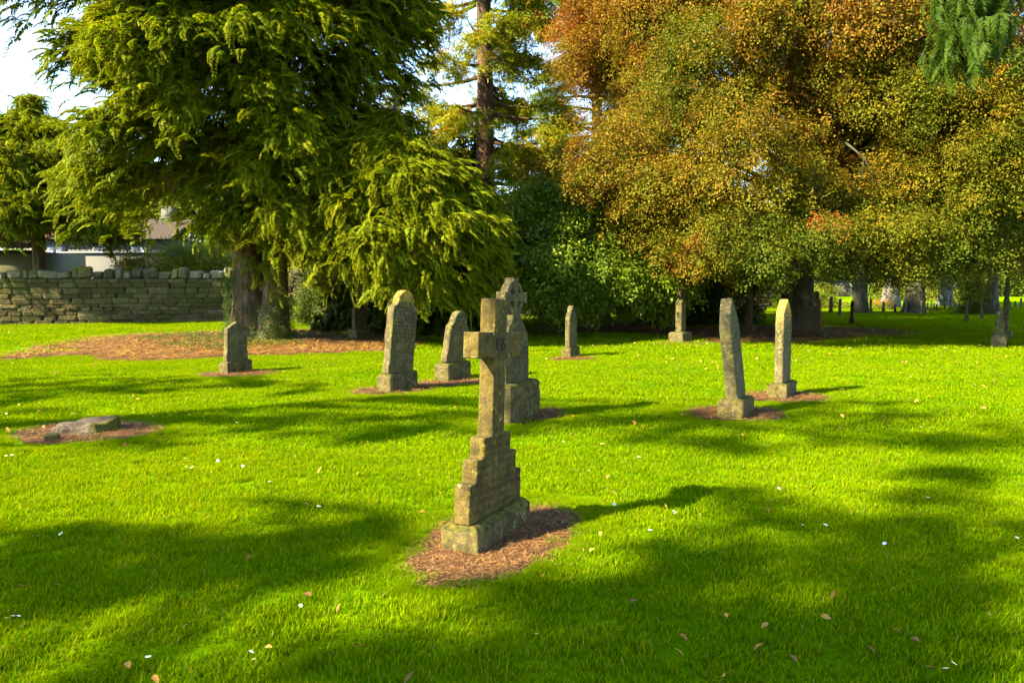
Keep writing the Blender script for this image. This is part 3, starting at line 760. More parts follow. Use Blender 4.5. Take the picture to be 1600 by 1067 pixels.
for wxx in (-1.6, 1.2, 3.6):
    wz = zt - 1.5
    wo = box('window', wxx - .55, wxx + .55, -0.06, 0.0, wz - .1, wz + 1.1, M['pvc'], hs)
    box('pane', wxx - .47, wxx - .04, -0.075, -0.065, wz - .02, wz + 1.02, M['glass'], wo); box('pane', wxx + .04, wxx + .47, -0.075, -0.065, wz - .02, wz + 1.02, M['glass'], wo)

# ================================================================ GRAVESTONES
M['st_cross'] = stone_mat('sandstone_cross', (0.215, 0.175, 0.070), (0.37, 0.31, 0.145), (0.09, 0.075, 0.027), text=(0.18, 0.70, 0.052, -0.035), hue=(.39, .33, .19))
M['st_base'] = stone_mat('mossy_plinth', (0.19, 0.165, 0.075), (0.36, 0.32, 0.19), (0.07, 0.06, 0.026), moss_top=0.9, hue=(.40, .36, .26))
M['st_grey'] = stone_mat('grey_slab', (0.19, 0.175, 0.098), (0.34, 0.32, 0.20), (0.085, 0.08, 0.042), text=(0.55, 1.05, 0.055, -0.03))
M['st_grey2'] = stone_mat('grey_slab_plain', (0.18, 0.165, 0.09), (0.32, 0.30, 0.18), (0.085, 0.08, 0.042))
M['st_lichen'] = stone_mat('lichened_slab', (0.205, 0.185, 0.10), (0.36, 0.33, 0.21), (0.09, 0.08, 0.042), lichen_z=1.0, lichen_soft=0.35, text=(0.45, 1.0, 0.055, -0.03))
M['st_lichen2'] = stone_mat('orange_topped_slab', (0.23, 0.21, 0.125), (0.38, 0.355, 0.24), (0.10, 0.09, 0.05), lichen_z=0.82, lichen_soft=0.35, text=(0.4, 1.0, 0.055, -0.03))
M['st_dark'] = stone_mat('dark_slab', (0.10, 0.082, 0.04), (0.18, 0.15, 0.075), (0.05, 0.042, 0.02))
M['st_pale'] = stone_mat('pale_granite', (0.24, 0.23, 0.20), (0.34, 0.33, 0.29), (0.13, 0.125, 0.11))
M['carved'] = plain('carved_shadow', (0.028, 0.024, 0.012), 0.9)
tx = bpy.data.textures.new('stone_wear', 'CLOUDS'); tx.noise_scale = 0.09; tx.noise_depth = 3

def solid(parts):
    """list of (profile [(x,z)...], y0, y1) extruded into one mesh"""
    V = []; F_ = []
    bm = bmesh.new()
    for pr, y0, y1 in parts:
        a = [bm.verts.new((x, y0, z)) for x, z in pr]; c = [bm.verts.new((x, y1, z)) for x, z in pr]
        n_ = len(pr); bm.faces.new(a); bm.faces.new(c[::-1])
        for i in range(n_): bm.faces.new((a[i], c[i], c[(i + 1) % n_], a[(i + 1) % n_]))
    bmesh.ops.recalc_face_normals(bm, faces=bm.faces)
    me = bpy.data.meshes.new('stone'); bm.to_mesh(me); bm.free(); return me
def carved(name, me, m, parent, voxel, tilt=(0, 0), loc=(0, 0, 0), wear=0.006):
    o = link(name, me, m, parent, loc, (tilt[0], tilt[1], 0))
    r_ = o.modifiers.new('weathered', 'REMESH'); r_.mode = 'VOXEL'; r_.voxel_size = voxel; r_.use_smooth_shade = True
    d = o.modifiers.new('wear', 'DISPLACE'); d.texture = tx; d.strength = wear; d.mid_level = 0.5; d.texture_coords = 'LOCAL'
    s_ = o.modifiers.new('round', 'SMOOTH'); s_.iterations = 1; s_.factor = 0.4
    return o
def rect(x0, x1, z0, z1): return [(x0, z0), (x1, z0), (x1, z1), (x0, z1)]
def plinth(W, T, H, ch=0.03):
    """block with a chamfered top edge"""
    bm = bmesh.new(); lv = []
    for (k, zz) in ((0, -0.12), (0, H - ch), (ch, H)):
        lv.append([bm.verts.new((sx * (W / 2 - k), sy * (T / 2 - k), zz)) for sx, sy in ((-1, -1), (1, -1), (1, 1), (-1, 1))])
    for a, c in zip(lv, lv[1:]):
        for i in range(4): bm.faces.new((a[i], a[(i + 1) % 4], c[(i + 1) % 4], c[i]))
    bm.faces.new(lv[0][::-1]); bm.faces.new(lv[-1]); bmesh.ops.recalc_face_normals(bm, faces=bm.faces)
    me = bpy.data.meshes.new('plinth'); bm.to_mesh(me); bm.free(); return me
def arc(cx, cz, r, a0, a1, n): return [(cx + r * math.cos(R(a0 + (a1 - a0) * i / n)), cz + r * math.sin(R(a0 + (a1 - a0) * i / n))) for i in range(n + 1)]
def round_shoulder(W, H, r, neck=0.0, flare=0.0):
    """slab with shoulders stepping in to a round head"""
    h = W / 2; zs = H - r * 1.15
    pts = [(-h - flare, 0), (h + flare, 0), (h + flare, .12), (h, .17), (h, zs - .10), (h - .01, zs - .02), (r + .015, zs + 0.02)]
    pts += arc(0, H - r, r, 0, 180, 12)
    pts += [(-r - .015, zs + 0.02), (-h + .01, zs - .02), (-h, zs - .10), (-h, .17), (-h - flare, .12)]
    return pts
def pointed(W, H, zs, flare=0.02, curve=0.0):
    h = W / 2; pts = [(-h - flare, 0), (h + flare, 0), (h + flare, .14), (h, .20), (h, zs)]
    for i in range(1, 8):
        t = i / 8; pts.append((h * (1 - t) + curve * math.sin(math.pi * t), zs + (H - zs) * t))
    pts.append((0, H))
    for i in range(7, 0, -1):
        t = i / 8; pts.append((-h * (1 - t) - curve * math.sin(math.pi * t), zs + (H - zs) * t))
    pts += [(-h, zs), (-h, .20), (-h - flare, .14)]
    return pts
def ogee(W, H, zs):
    h = W / 2; R_ = [(h, 0), (h, zs), (h * .88, zs + .03), (h * .80, zs + .10), (h * .55, zs + (H - zs) * .5), (h * .42, H - .06), (h * .2, H - .01), (0, H)]
    return [(-x, z_) for x, z_ in R_[:-1]][::1][:1] + R_ + [(-x, z_) for x, z_ in R_[:-1]][::-1][:-1]
def grave(name, label, px, py, yaw, group=None, cat='headstone', dx=0.0, dy=0.0):
    p = ground(px, py); o = empty(name, (p.x + dx, p.y + dy, 0), yaw); tag(o, label, cat, group); return o

# stepped cross, nearest
cr = empty('stepped_cross', (-0.150, 4.765, 0), YAW); tag(cr, 'large mossy stone cross on a stepped plinth, nearest in the lawn', 'grave cross')
carved('plinth', plinth(0.76, 0.25, 0.165, 0.035), M['st_base'], cr, 0.011, wear=0.02)
T = 0.052
X = 0.085; A_ = 0.30
cp = [(-.36, .14), (.36, .14), (.36, .38), (.275, .38), (.275, .515), (.185, .515), (.185, .64), (X, .64), (X * .95, 1.125), (A_, 1.125), (A_, 1.285), (X, 1.285), (X, 1.495),
      (-X, 1.495), (-X, 1.285), (-A_, 1.285), (-A_, 1.125), (-X * .95, 1.125), (-X, .64), (-.185, .64), (-.185, .515), (-.275, .515), (-.275, .38), (-.36, .38)]
cx_ = carved('cross', solid([(cp, -T, T)]), M['st_cross'], cr, 0.0085, (0, R(3.6)), (0, 0, 0), 0.004)
fc = bpy.data.curves.new('lettering', 'FONT'); fc.body = 'IHS'; fc.size = 0.115; fc.extrude = 0.002; fc.align_x = 'CENTER'; fc.align_y = 'CENTER'; fc.space_character = 0.9
fo = bpy.data.objects.new('lettering', fc); COL.objects.link(fo); fo.parent = cx_; fo.location = (0, -T - 0.0022, 1.205); fo.rotation_euler = (math.pi / 2, 0, 0); fc.materials.append(M['carved'])
bpy.context.view_layer.update()
lm = bpy.data.meshes.new_from_object(fo.evaluated_get(bpy.context.evaluated_depsgraph_get())); bpy.data.objects.remove(fo)
if not lm.materials: lm.materials.append(M['carved'])
link('lettering', lm, None, cx_, (0, -T - 0.0022, 1.205), (math.pi / 2, 0, 0))

# ringed cross behind it
ce = grave('ringed_cross', 'tall ringed cross on a high lichened block behind the stepped cross', 803, 664, R(64), None, 'grave cross', -.02, .42)
carved('plinth', plinth(0.80, 0.36, 0.44, 0.03), M['st_base'], ce, 0.016, wear=0.025)
h = .31; sh_ = [(-h, .42), (h, .42), (h, .98), (h - .03, 1.08), (h - .12, 1.19), (.115, 1.27), (.085, 1.36), (.075, 1.42), (-.075, 1.42), (-.085, 1.36), (-.115, 1.27), (-h + .12, 1.19), (-h + .03, 1.08), (-h, .98)]
cc = 1.545; prs = [(sh_, -.07, .07), (rect(-.05, .05, 1.38, cc + .25), -.06, .06), (rect(-.29, .29, cc - .05, cc + .05), -.06, .06), ([(-.05, cc + .16), (.05, cc + .16), (.07, cc + .25), (-.07, cc + .25)], -.06, .06), ([(.19, cc - .05), (.29, cc - .075), (.29, cc + .075), (.19, cc + .05)], -.06, .06), ([(-.19, cc - .05), (-.29, cc - .075), (-.29, cc + .075), (-.19, cc + .05)], -.06, .06)]
for k in range(24):
    a0, a1 = k * 15, (k + 1) * 15 + .5
    prs.append(([(math.cos(R(a0)) * .15, cc + math.sin(R(a0)) * .15), (math.cos(R(a0)) * .222, cc + math.sin(R(a0)) * .222), (math.cos(R(a1)) * .222, cc + math.sin(R(a1)) * .222), (math.cos(R(a1)) * .15, cc + math.sin(R(a1)) * .15)], -.05, .05))
carved('cross', solid(prs), M['st_grey2'], ce, 0.0085, (R(-1), R(2.0)), (0, 0, 0), 0.004).scale = (1, 1, .915)

def simple(name, label, px, py, yaw, W, Tb, Hb, prof_, Ts, mslab, mbase, tilt, voxel=0.018, dx=0, dy=0, basetilt=(0, 0), wear=0.006, front=None):
    o = grave(name, label, px, py, yaw, None, 'headstone', dx, dy)
    b = carved('plinth', plinth(W, Tb, Hb, 0.03), M[mbase], o, voxel, basetilt, wear=0.025)
    prs = [(prof_, -Ts / 2, Ts / 2)]
    s_ = carved('slab', solid(prs), M[mslab], o, min(voxel, Ts / 6), tilt, (0, 0, Hb - 0.02), wear)
    return o
# base-centre pixels: the middle of the block's footprint
simple('shouldered_headstone', 'tall round-headed headstone with orange lichen rim and mossy plinth', 622, 609, R(64), .72, .25, .27, round_shoulder(.62, 1.23, .205, flare=.015), .115, 'st_lichen', 'st_base', (R(2.5), R(5.5)))
simple('leaning_round_headstone', 'leaning round-headed headstone on a pale plinth, right of the mossy-based one', 708, 592, R(64), .74, .27, .29, round_shoulder(.60, .86, .215, flare=.02), .12, 'st_lichen', 'st_base', (R(5), R(7.0)))
simple('small_gabled_headstone', 'small dark gabled headstone with bright edge near the twin-trunked cypress', 369, 582, R(64), .58, .22, .22, pointed(.46, .70, .58, .02), .09, 'st_grey', 'st_base', (0, R(1.5)), .016, basetilt=(0, R(-1.5)))
simple('narrow_headstone', 'slim pale headstone with rounded ogee head in front of the laurel', 892, 557, R(64), .56, .21, .21, ogee(.42, .90, .62), .11, 'st_grey', 'st_base', (0, R(.5)), .018)
simple('tilted_headstone', 'pointed headstone leaning left on a tilted mossy block beside the beech lawn', 1150, 647, R(64), .82, .30, .21, pointed(.56, 1.22, .88, .0, .03), .14, 'st_grey', 'st_base', (R(-6.5), R(-1.0)), .016, basetilt=(R(1), R(3)))
simple('orange_topped_headstone', 'upright pointed headstone with orange lichened top on a pale chamfered plinth', 1222, 618, R(58.5), .66, .27, .20, pointed(.50, 1.18, .88, .0, .06), .12, 'st_lichen2', 'st_base', (R(-1), R(3.0)), .016)
simple('shaded_headstone', 'dark shaped headstone in shade under the bright weeping cypress', 562, 530, R(64), .68, .30, .30, ogee(.54, .86, .56), .12, 'st_grey2', 'st_grey2', (0, 0), .022)
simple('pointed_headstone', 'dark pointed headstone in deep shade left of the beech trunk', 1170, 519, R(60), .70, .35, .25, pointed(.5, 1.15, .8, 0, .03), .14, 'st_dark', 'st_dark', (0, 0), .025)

def pillar_cross(name, label, px, py, yaw, Wb, Tb, Hb, shaft, Hs, Hc, arm, m, mb, voxel, tilt=(0, 0), Ts=None, cat='grave cross', group=None):
    o = grave(name, label, px, py, yaw, group, cat)
    carved('plinth', plinth(Wb, Tb, Hb, .03), M[mb], o, voxel, wear=.02)
    t = (Ts or shaft) / 2
    sp = [(-shaft / 2, Hb - .02), (shaft / 2, Hb - .02), (shaft / 2, Hs * .9), (shaft * .28, Hs), (-shaft * .28, Hs), (-shaft / 2, Hs * .9)]
    aw = shaft * .24
    carved('cross', solid([(sp, -t, t), (rect(-aw, aw, Hs - .03, Hc), -t * .7, t * .7), (rect(-arm, arm, Hc - .30, Hc - .30 + 2 * aw), -t * .7, t * .7)]), M[m], o, voxel, tilt)
    return o
pillar_cross('pillar_cross', 'slim grey cross on a tall shaft with square plinth left of the beech', 1063, 534, R(54), .62, .40, .27, .30, 1.12, 1.50, .16, 'st_grey2', 'st_grey2', .022, Ts=.18)
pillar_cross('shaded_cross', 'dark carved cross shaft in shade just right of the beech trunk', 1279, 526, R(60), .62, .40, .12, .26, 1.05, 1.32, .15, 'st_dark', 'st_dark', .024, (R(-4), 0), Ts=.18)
pillar_cross('small_pale_cross', 'small pale cross on a broad upright block at the edge of the beech shade', 1560, 541, R(57), .50, .32, .30, .26, .60, .86, .14, 'st_lichen2', 'st_lichen2', .02, Ts=.2)
pillar_cross('thin_cross', 'tall thin grey cross rising behind the small pale cross', 1570, 528, R(57), .52, .34, .20, .22, 1.1, 1.75, .22, 'st_grey2', 'st_grey2', .026, Ts=.16)

def far_stone(label, x, yb, yt, wpx, kind, m, name='far_headstone'):
    p = ground(x, yb); d = p.y; H = (yb - yt) / F * d; Wd = max(.12, wpx / F * d)
    o = empty(name, p, R(60)); tag(o, label, 'headstone', 'distant gravestones beyond the beech')
    W = min(.75, Wd / .5) if kind != 'obelisk' else .3
    Tt_ = Wd * .85
    if kind == 'cross':
        prs = [(rect(-.07, .07, .2, H), -Tt_ * .3, Tt_ * .3), (rect(-.24, .24, H * .68, H * .68 + .14), -Tt_ * .3, Tt_ * .3)]
    elif kind == 'obelisk':
        prs = [([(-.15, .2), (.15, .2), (.10, H - .15), (0, H), (-.10, H - .15)], -Tt_ * .3, Tt_ * .3)]
    elif kind == 'point': prs = [([(x_, z_ + .15) for x_, z_ in pointed(W * .8, H - .15, (H - .15) * .75, 0, .03)], -Tt_ * .35, Tt_ * .35)]
    else: prs = [([(x_, z_ + .15) for x_, z_ in ogee(W * .8, H - .15, (H - .15) * .78)], -Tt_ * .35, Tt_ * .35)]
    link('slab', solid(prs), M[m], o); link('plinth', plinth(W, Tt_, .24, .02), M[m], o)
FS = [('dark obelisk headstone on a square block, nearest beyond the beech trunk', 1331, 507, 470, 9, 'obelisk', 'st_dark'),
 ('slim grey far headstone second to the right of the beech trunk', 1312, 495, 467, 6, 'ogee', 'st_grey2'),
 ('slim dark far headstone closest to the right of the beech trunk', 1298, 490, 463, 6, 'point', 'st_dark'),
 ('grey far cross left of the red flowers', 1360, 490, 467, 6, 'cross', 'st_grey2'),
 ('short grey far headstone beneath the red flowers', 1380, 489, 472, 5, 'ogee', 'st_grey2'),
 ('white far headstone in front of the pale broad tree trunk', 1394.5, 484, 466, 5, 'ogee', 'st_pale'),
 ('short dark far headstone right of the white one', 1398.5, 489, 477, 4, 'ogee', 'st_dark'),
 ('broad pale far headstone left of a dark tree trunk', 1415, 490, 468, 5, 'point', 'st_pale'),
 ('white far headstone right of a dark tree trunk', 1439, 490, 470, 5, 'ogee', 'st_pale'),
 ('grey far headstone second right of the dark trunk', 1449, 487, 472, 4, 'point', 'st_grey2'),
 ('pale far headstone third right of the dark trunk', 1455, 481, 472, 4, 'ogee', 'st_pale'),
 ('dark far headstone fourth right of the dark trunk', 1459, 487, 475, 3, 'ogee', 'st_dark'),
 ('dark far headstone fifth right of the dark trunk', 1463, 486, 475, 3, 'point', 'st_dark'),
 ('dark slim far headstone before the second pale trunk', 1476, 486, 476, 3, 'ogee', 'st_dark'),
 ('tall grey far obelisk right of the second pale trunk', 1484.5, 485, 462, 3, 'obelisk', 'st_grey2'),
 ('white far headstone left of its white neighbour', 1492.5, 482, 472, 5, 'ogee', 'st_pale'),
 ('white far headstone left of the small yew', 1498, 480, 470, 4, 'ogee', 'st_pale'),
 ('white low far headstone at the foot of the small yew', 1505.5, 491, 480, 4, 'point', 'st_pale'),
 ('grey slim headstone on a block in front of the small yew', 1510, 503, 469, 7, 'point', 'st_grey2'),
 ('grey headstone on a block right of the small yew', 1533.5, 499, 469, 6, 'ogee', 'st_grey2'),
 ('dark far headstone right of the slender pale trunk', 1558, 492, 474, 4, 'ogee', 'st_dark'),
 ('grey far headstone towards the lawn edge', 1578, 486, 472, 4, 'ogee', 'st_grey2'),
 ('small grey far headstone beside the white one at the edge', 1586, 480, 470, 4, 'point', 'st_grey2'),
 ('white far headstone at the far right edge', 1595, 480, 466, 5, 'ogee', 'st_pale')]
for f in FS: far_stone(*f)

# ---- cut stump with a small stone
def stump():
    o = empty('tree_stump', (-4.55, 8.15, 0)); tag(o, 'weathered tree stump cut low and mossy in a patch of bare soil', 'stump')
    V = []; Q = []; n_ = 40; rings = [(1.28, -.05, 0), (1.05, .05, 0), (1.0, .14, 1), (.97, .185, 1), (.72, .195, 1), (.38, .19, 1)]
    for (k, zz, tl) in rings:
        for i in range(n_):
            t = 2 * math.pi * i / n_
            r_ = k * (1 + .16 * mnoise.noise(Vector((math.cos(t) * 1.5, math.sin(t) * 1.5, .3))) + .07 * mnoise.noise(Vector((math.cos(t) * 5, math.sin(t) * 5, zz * 6))))
            x, y = .33 * r_ * math.cos(t), .26 * r_ * math.sin(t)
            z_ = zz * .55 + (tl * (x * .10) + .035 * mnoise.noise(Vector((x * 7, y * 7, zz * 3))) if zz > 0 else 0)
            V.append((x, y, z_))
    V.append((0, 0, .105)); T_ = []
    for a in range(len(rings) - 1):
        for i in range(n_): Q.append((a * n_ + i, a * n_ + (i + 1) % n_, (a + 1) * n_ + (i + 1) % n_, (a + 1) * n_ + i))
    for i in range(n_): T_.append(((len(rings) - 1) * n_ + i, (len(rings) - 1) * n_ + (i + 1) % n_, len(V) - 1))
    b = NB('weathered_stump'); co = b.coord('Object'); n1 = b.noise(b.coord('Object', (3, 14, 5)), 3, 7, .7); geo = b.new('ShaderNodeNewGeometry')
    col = b.ramp(n1, [(0.3, (0.025, 0.019, 0.012)), (0.5, (0.075, 0.058, 0.04)), (0.7, (0.16, 0.13, 0.095))])
    sx = b.new('ShaderNodeSeparateXYZ', Vector=co); mm = b.math('ADD', b.math('MULTIPLY', sx.outputs[0], 2.2), b.noise(co, 5, 5, .7))
    col = b.mix(b.ramp(mm, [(0.85, 0.0), (1.1, 0.9)]), col, b.ramp(b.noise(co, 30, 4), [(0.3, (0.03, 0.032, 0.004)), (.7, (0.13, 0.12, 0.012))]))
    m_ = b.done(b.principled(col, .95, .1, b.bump(n1, 1, .05)))
    link('stump_wood', mesh_np('stump', V, [np.array(Q), np.array(T_)], False), m_, o)
stump()
st = link('loose_stone', BLOCKS[3].copy(), M['st_base'], None, (-4.62, 7.62, 0.04), (0.1, 0.05, 0.4)); st.scale = (.14, .11, .07)
st.data.materials.clear(); st.data.materials.append(M['st_base']); tag(st, 'small rounded stone lying in the soil before the stump', 'stone')

# ================================================================ TREES
# twin-trunked cypress on the left
rs = random.Random(21)
c0 = ground(408, 532)
def t1_extra(c, w, rs):
    # thick crooked limb reaching to the left
    p = [at(378, 385, c0.y), at(350, 372, c0.y - .3), at(318, 352, c0.y - .6), at(298, 335, c0.y - .8), at(285, 312, c0.y - 1.0), at(268, 290, c0.y - 1.1), at(240, 262, c0.y - 1.2)]
    w.tube([q - Vector((c0.x, c0.y, 0)) for q in p], [.2, .16, .13, .11, .10, .08, .03], 10, .3)
    # low boughs overhanging to the left
    for (px, py, dd, L, n) in ((250, 250, -1.2, 2.2, 140), (190, 280, -1.5, 2.0, 120), (330, 300, -1.8, 1.6, 70), (150, 60, -2.0, 2.4, 200), (70, -30, -2.2, 3.0, 200), (200, 170, -2.5, 2.5, 180), (0, -70, -2.0, 3.0, 200), (300, 130, -3.2, 2.2, 170), (430, 330, -1.6, 1.9, 170), (450, 290, -2.0, 1.8, 150), (480, 380, -1.5, 1.5, 120), (420, 390, -1.0, 1.2, 70), (235, 318, 1.0, 1.3, 60), (130, 270, -.5, 1.6, 110), (590, 110, 0, 2.4, 200), (600, 180, -.5, 2.2, 200), (620, 40, .3, 2.4, 200), (560, 60, -1.5, 2.2, 180), (540, 220, -.8, 2.0, 160)):
        q = at(px, py, c0.y + dd) - Vector((c0.x, c0.y, 0)); az = math.atan2(q.y, q.x)
        org = q - Vector((math.cos(az), math.sin(az), 0)) * L * .6 + Vector((0, 0, .3))
        cypress_bough(c, w, org, az, L, .3, .9, n, rs, .55, .25, .95, .05, .1, .5)
s1 = ground(390, 531); s2 = ground(427, 532)
T1TAB = [(2.9, 3.0), (4.0, 4.2), (5.5, 4.2), (7.0, 4.2), (8.5, 5.0), (10.5, 4.0), (12.5, 2.0), (13.5, 0.5)]
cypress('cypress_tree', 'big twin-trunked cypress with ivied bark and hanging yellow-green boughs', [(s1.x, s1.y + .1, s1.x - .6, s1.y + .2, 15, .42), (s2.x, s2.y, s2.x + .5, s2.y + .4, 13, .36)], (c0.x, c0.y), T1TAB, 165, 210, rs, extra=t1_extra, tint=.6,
        skip=lambda z, az, L: z < 4.2 and math.cos(az) < -0.2 and math.sin(az) < 0.3, core=500)
# ivy on its trunks
iv = Crown(); rs = random.Random(4)
for (bx, by, r0, zmax, a0) in ((s1.x, s1.y + .1, .5, 2.0, -2.6), (s2.x, s2.y, .42, 1.2, -1.0)):
    for _ in range(260):
        z_ = rs.random() ** 1.3 * zmax; a = a0 + rs.gauss(0, .65); r_ = (r0 * (1 + .35 * math.exp(-z_ / .5)) + .03)
        iv.put((bx + r_ * math.cos(a), by + r_ * math.sin(a), z_), a + rs.gauss(0, .5), rs.uniform(.4, 1.4), rs.gauss(0, .5), rs.uniform(.35, .6), rs.uniform(.1, .9))
o = iv.build(SMALL, M['ivy'], None, 'ivy'); tag(o, 'dark glossy ivy climbing the twin cypress trunks', 'ivy', kind='stuff')
gc = Crown(); rs = random.Random(14); gpoly = poly_px([(205, 527), (300, 522), (470, 519), (560, 520), (540, 530), (450, 541), (330, 548), (250, 540)])
PP = rng.uniform(gpoly.min(0), gpoly.max(0), (2600, 2)); PP = PP[inside(PP, gpoly)]
for p in PP:
    if mnoise.noise(Vector((p[0] * .9, p[1] * .9, 0))) > -.12: gc.put((p[0], p[1], .03), rs.uniform(0, 6.28), rs.uniform(-.5, .1), 0, rs.uniform(.35, .6), rs.uniform(.2, 1))
o = gc.build(SMALL, M['ivy'], None, 'ground_ivy'); tag(o, 'low green ivy spreading over the orange needle bed', 'ground cover', kind='stuff')

# cypress at the left edge, behind
rs = random.Random(31); c3 = at(62, 500, 31)
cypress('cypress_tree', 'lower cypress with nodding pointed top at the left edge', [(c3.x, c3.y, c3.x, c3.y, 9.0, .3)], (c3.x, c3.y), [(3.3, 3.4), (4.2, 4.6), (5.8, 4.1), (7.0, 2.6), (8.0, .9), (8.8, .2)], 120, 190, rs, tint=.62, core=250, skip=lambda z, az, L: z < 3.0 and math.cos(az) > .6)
# bright weeping cypress right of it
rs = random.Random(41); c2 = at(622, 500, 19.6)
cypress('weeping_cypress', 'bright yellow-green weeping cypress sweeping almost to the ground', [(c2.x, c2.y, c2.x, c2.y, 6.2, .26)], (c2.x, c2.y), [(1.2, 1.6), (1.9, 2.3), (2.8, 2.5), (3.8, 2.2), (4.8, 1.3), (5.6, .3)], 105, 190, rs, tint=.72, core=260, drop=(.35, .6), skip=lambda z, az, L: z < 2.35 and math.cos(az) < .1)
# small-leaved evergreen at its foot
rs = random.Random(43); p = ground(528, 509)
broadleaf('evergreen_shrub', 'dark glossy evergreen shrub at the foot of the weeping cypress', (p.x, p.y), .3, .07, [(.15, .9), (.8, 1.1), (1.5, .8), (2.0, .3)], 34, 60, .42, rs, 'yew', SMALL, 'bark', 1.0, lambda c, r_: r_.uniform(.3, .95), cat='shrub', limbs=10)
rs = random.Random(44); p = at(690, 505, 24)
broadleaf('evergreen_shrub', 'very dark evergreen bush in the shade between weeping cypress and brown trunk', (p.x, p.y), .3, .1, [(.05, 1.2), (1.2, 1.5), (2.6, 1.3), (3.6, .4)], 46, 60, .6, rs, 'yew', FROND_COARSE, 'bark', .8, lambda c, r_: r_.uniform(0, .4), cat='shrub', limbs=6)
rs = random.Random(45); p = at(590, 505, 25)
broadleaf('evergreen_shrub', 'low dark evergreen bush behind the shaded headstone', (p.x, p.y), .3, .1, [(.05, 1.0), (1.0, 1.2), (2.2, .4)], 30, 60, .5, rs, 'yew', FROND_COARSE, 'bark', .7, lambda c, r_: r_.uniform(0, .4), cat='shrub', limbs=6)
# yew column between
rs = random.Random(46); p = at(735, 500, 30)
cypress('dark_yew', 'narrow dark yew rising beside the reddish conifer trunk', [(p.x, p.y, p.x, p.y, 6.6, .2)], (p.x, p.y), [(.8, 1.5), (3, 1.7), (5, 1.2), (7.3, .2)], 60, 60, rs, m='yew', tint=.3, core=150)

# tall reddish-barked conifer with open crown
rs = random.Random(51); ps = at(757, 500, 28.5)
def sequoia():
    root = empty('tall_conifer', (ps.x, ps.y, 0)); tag(root, 'tall open conifer with dark reddish trunk and sky between its branches', 'tree')
    w = Wood(); c = Crown(); H = 21
    trunk_path(w, (0, 0, 0), (.1, 0, H), .42, .10, 14, 1.6, .15, 20, .2, .1, 2.0)
    for i in range(70):
        z_ = 4.2 + 14 * (i / 70) + rs.uniform(-.2, .2); az = rs.uniform(0, 6.283); L = rs.uniform(1.8, 3.7) * (1.0 if z_ < 13 else .75)
        d = Vector((math.cos(az), math.sin(az), 0)); sdv = Vector((-d.y, d.x, 0))
        def pp(t): return Vector((0, 0, z_)) + d * L * t + Vector((0, 0, -1.0 * t + .9 * t * t)) * (L * .35)
        w.tube([pp(t) for t in (0, .2, .4, .6, .8, 1)], [.085, .07, .055, .04, .025, .01], 6, .2)
        for k in range(rs.randint(3, 6)):
            t = rs.uniform(.4, 1.0); ctr = pp(t) + sdv * rs.gauss(0, .5 * t) + Vector((0, 0, rs.uniform(-.5, .1)))
            if ctr.y < .2 and abs(ctr.x) < .6 and rs.random() < .8: continue
            w.tube([pp(t * .8), ctr], [.02, .006], 4)
            tt = rs.uniform(.3, .85)
            for q in range(rs.randint(10, 20)):
                v = Vector((rs.gauss(0, .30), rs.gauss(0, .30), rs.gauss(0, .20)))
                c.put(ctr + v, az + rs.gauss(0, .8), rs.uniform(-.3, 1.1), rs.gauss(0, .5), rs.uniform(.6, 1.15), tt + rs.gauss(0, .12) + (.5 if rs.random() < .02 else 0))
    link('trunk', w.mesh('trunk'), M['redbark'], root); c.build(TUFT, M['sequoia'], root)
sequoia()
# layered cedar
rs = random.Random(61); pc = at(930, 500, 42)
def cedar():
    root = empty('cedar_tree', (pc.x, pc.y, 0)); tag(root, 'pale green cedar with flat layered branches behind the beech', 'tree')
    w = Wood(); c = Crown(); trunk_path(w, (0, 0, 0), (.2, 0, 20), .5, .08, 12, 1.5, .2, 16, .2, .05, 3.0)
    for i in range(46):
        z_ = 4.0 + 15.5 * (i / 46); az = rs.uniform(0, 6.283) if i % 2 else rs.uniform(2.3, 4.0); L = rs.uniform(2.6, 4.4) * (1 if z_ < 13 else .7)
        d = Vector((math.cos(az), math.sin(az), 0)); sdv = Vector((-d.y, d.x, 0))
        def pp(t): return Vector((0, 0, z_)) + d * L * t + Vector((0, 0, .5 * t - .9 * t * t))
        w.tube([pp(t) for t in (0, .3, .6, 1)], [.1, .07, .04, .01], 6)
        for k in range(70):
            t = rs.uniform(.3, 1) ; lat = rs.gauss(0, .55 * (1.15 - t) + .12)
            c.put(pp(t) + sdv * lat + Vector((0, 0, rs.gauss(0, .06) - .1 * abs(lat))), az + lat * .9, rs.uniform(.0, .5), rs.gauss(0, .2), rs.uniform(.7, 1.1), rs.uniform(.2, 1))
    link('trunk', w.mesh('trunk'), M['bark'], root); c.build(CEDAR, M['cedar'], root)
cedar()

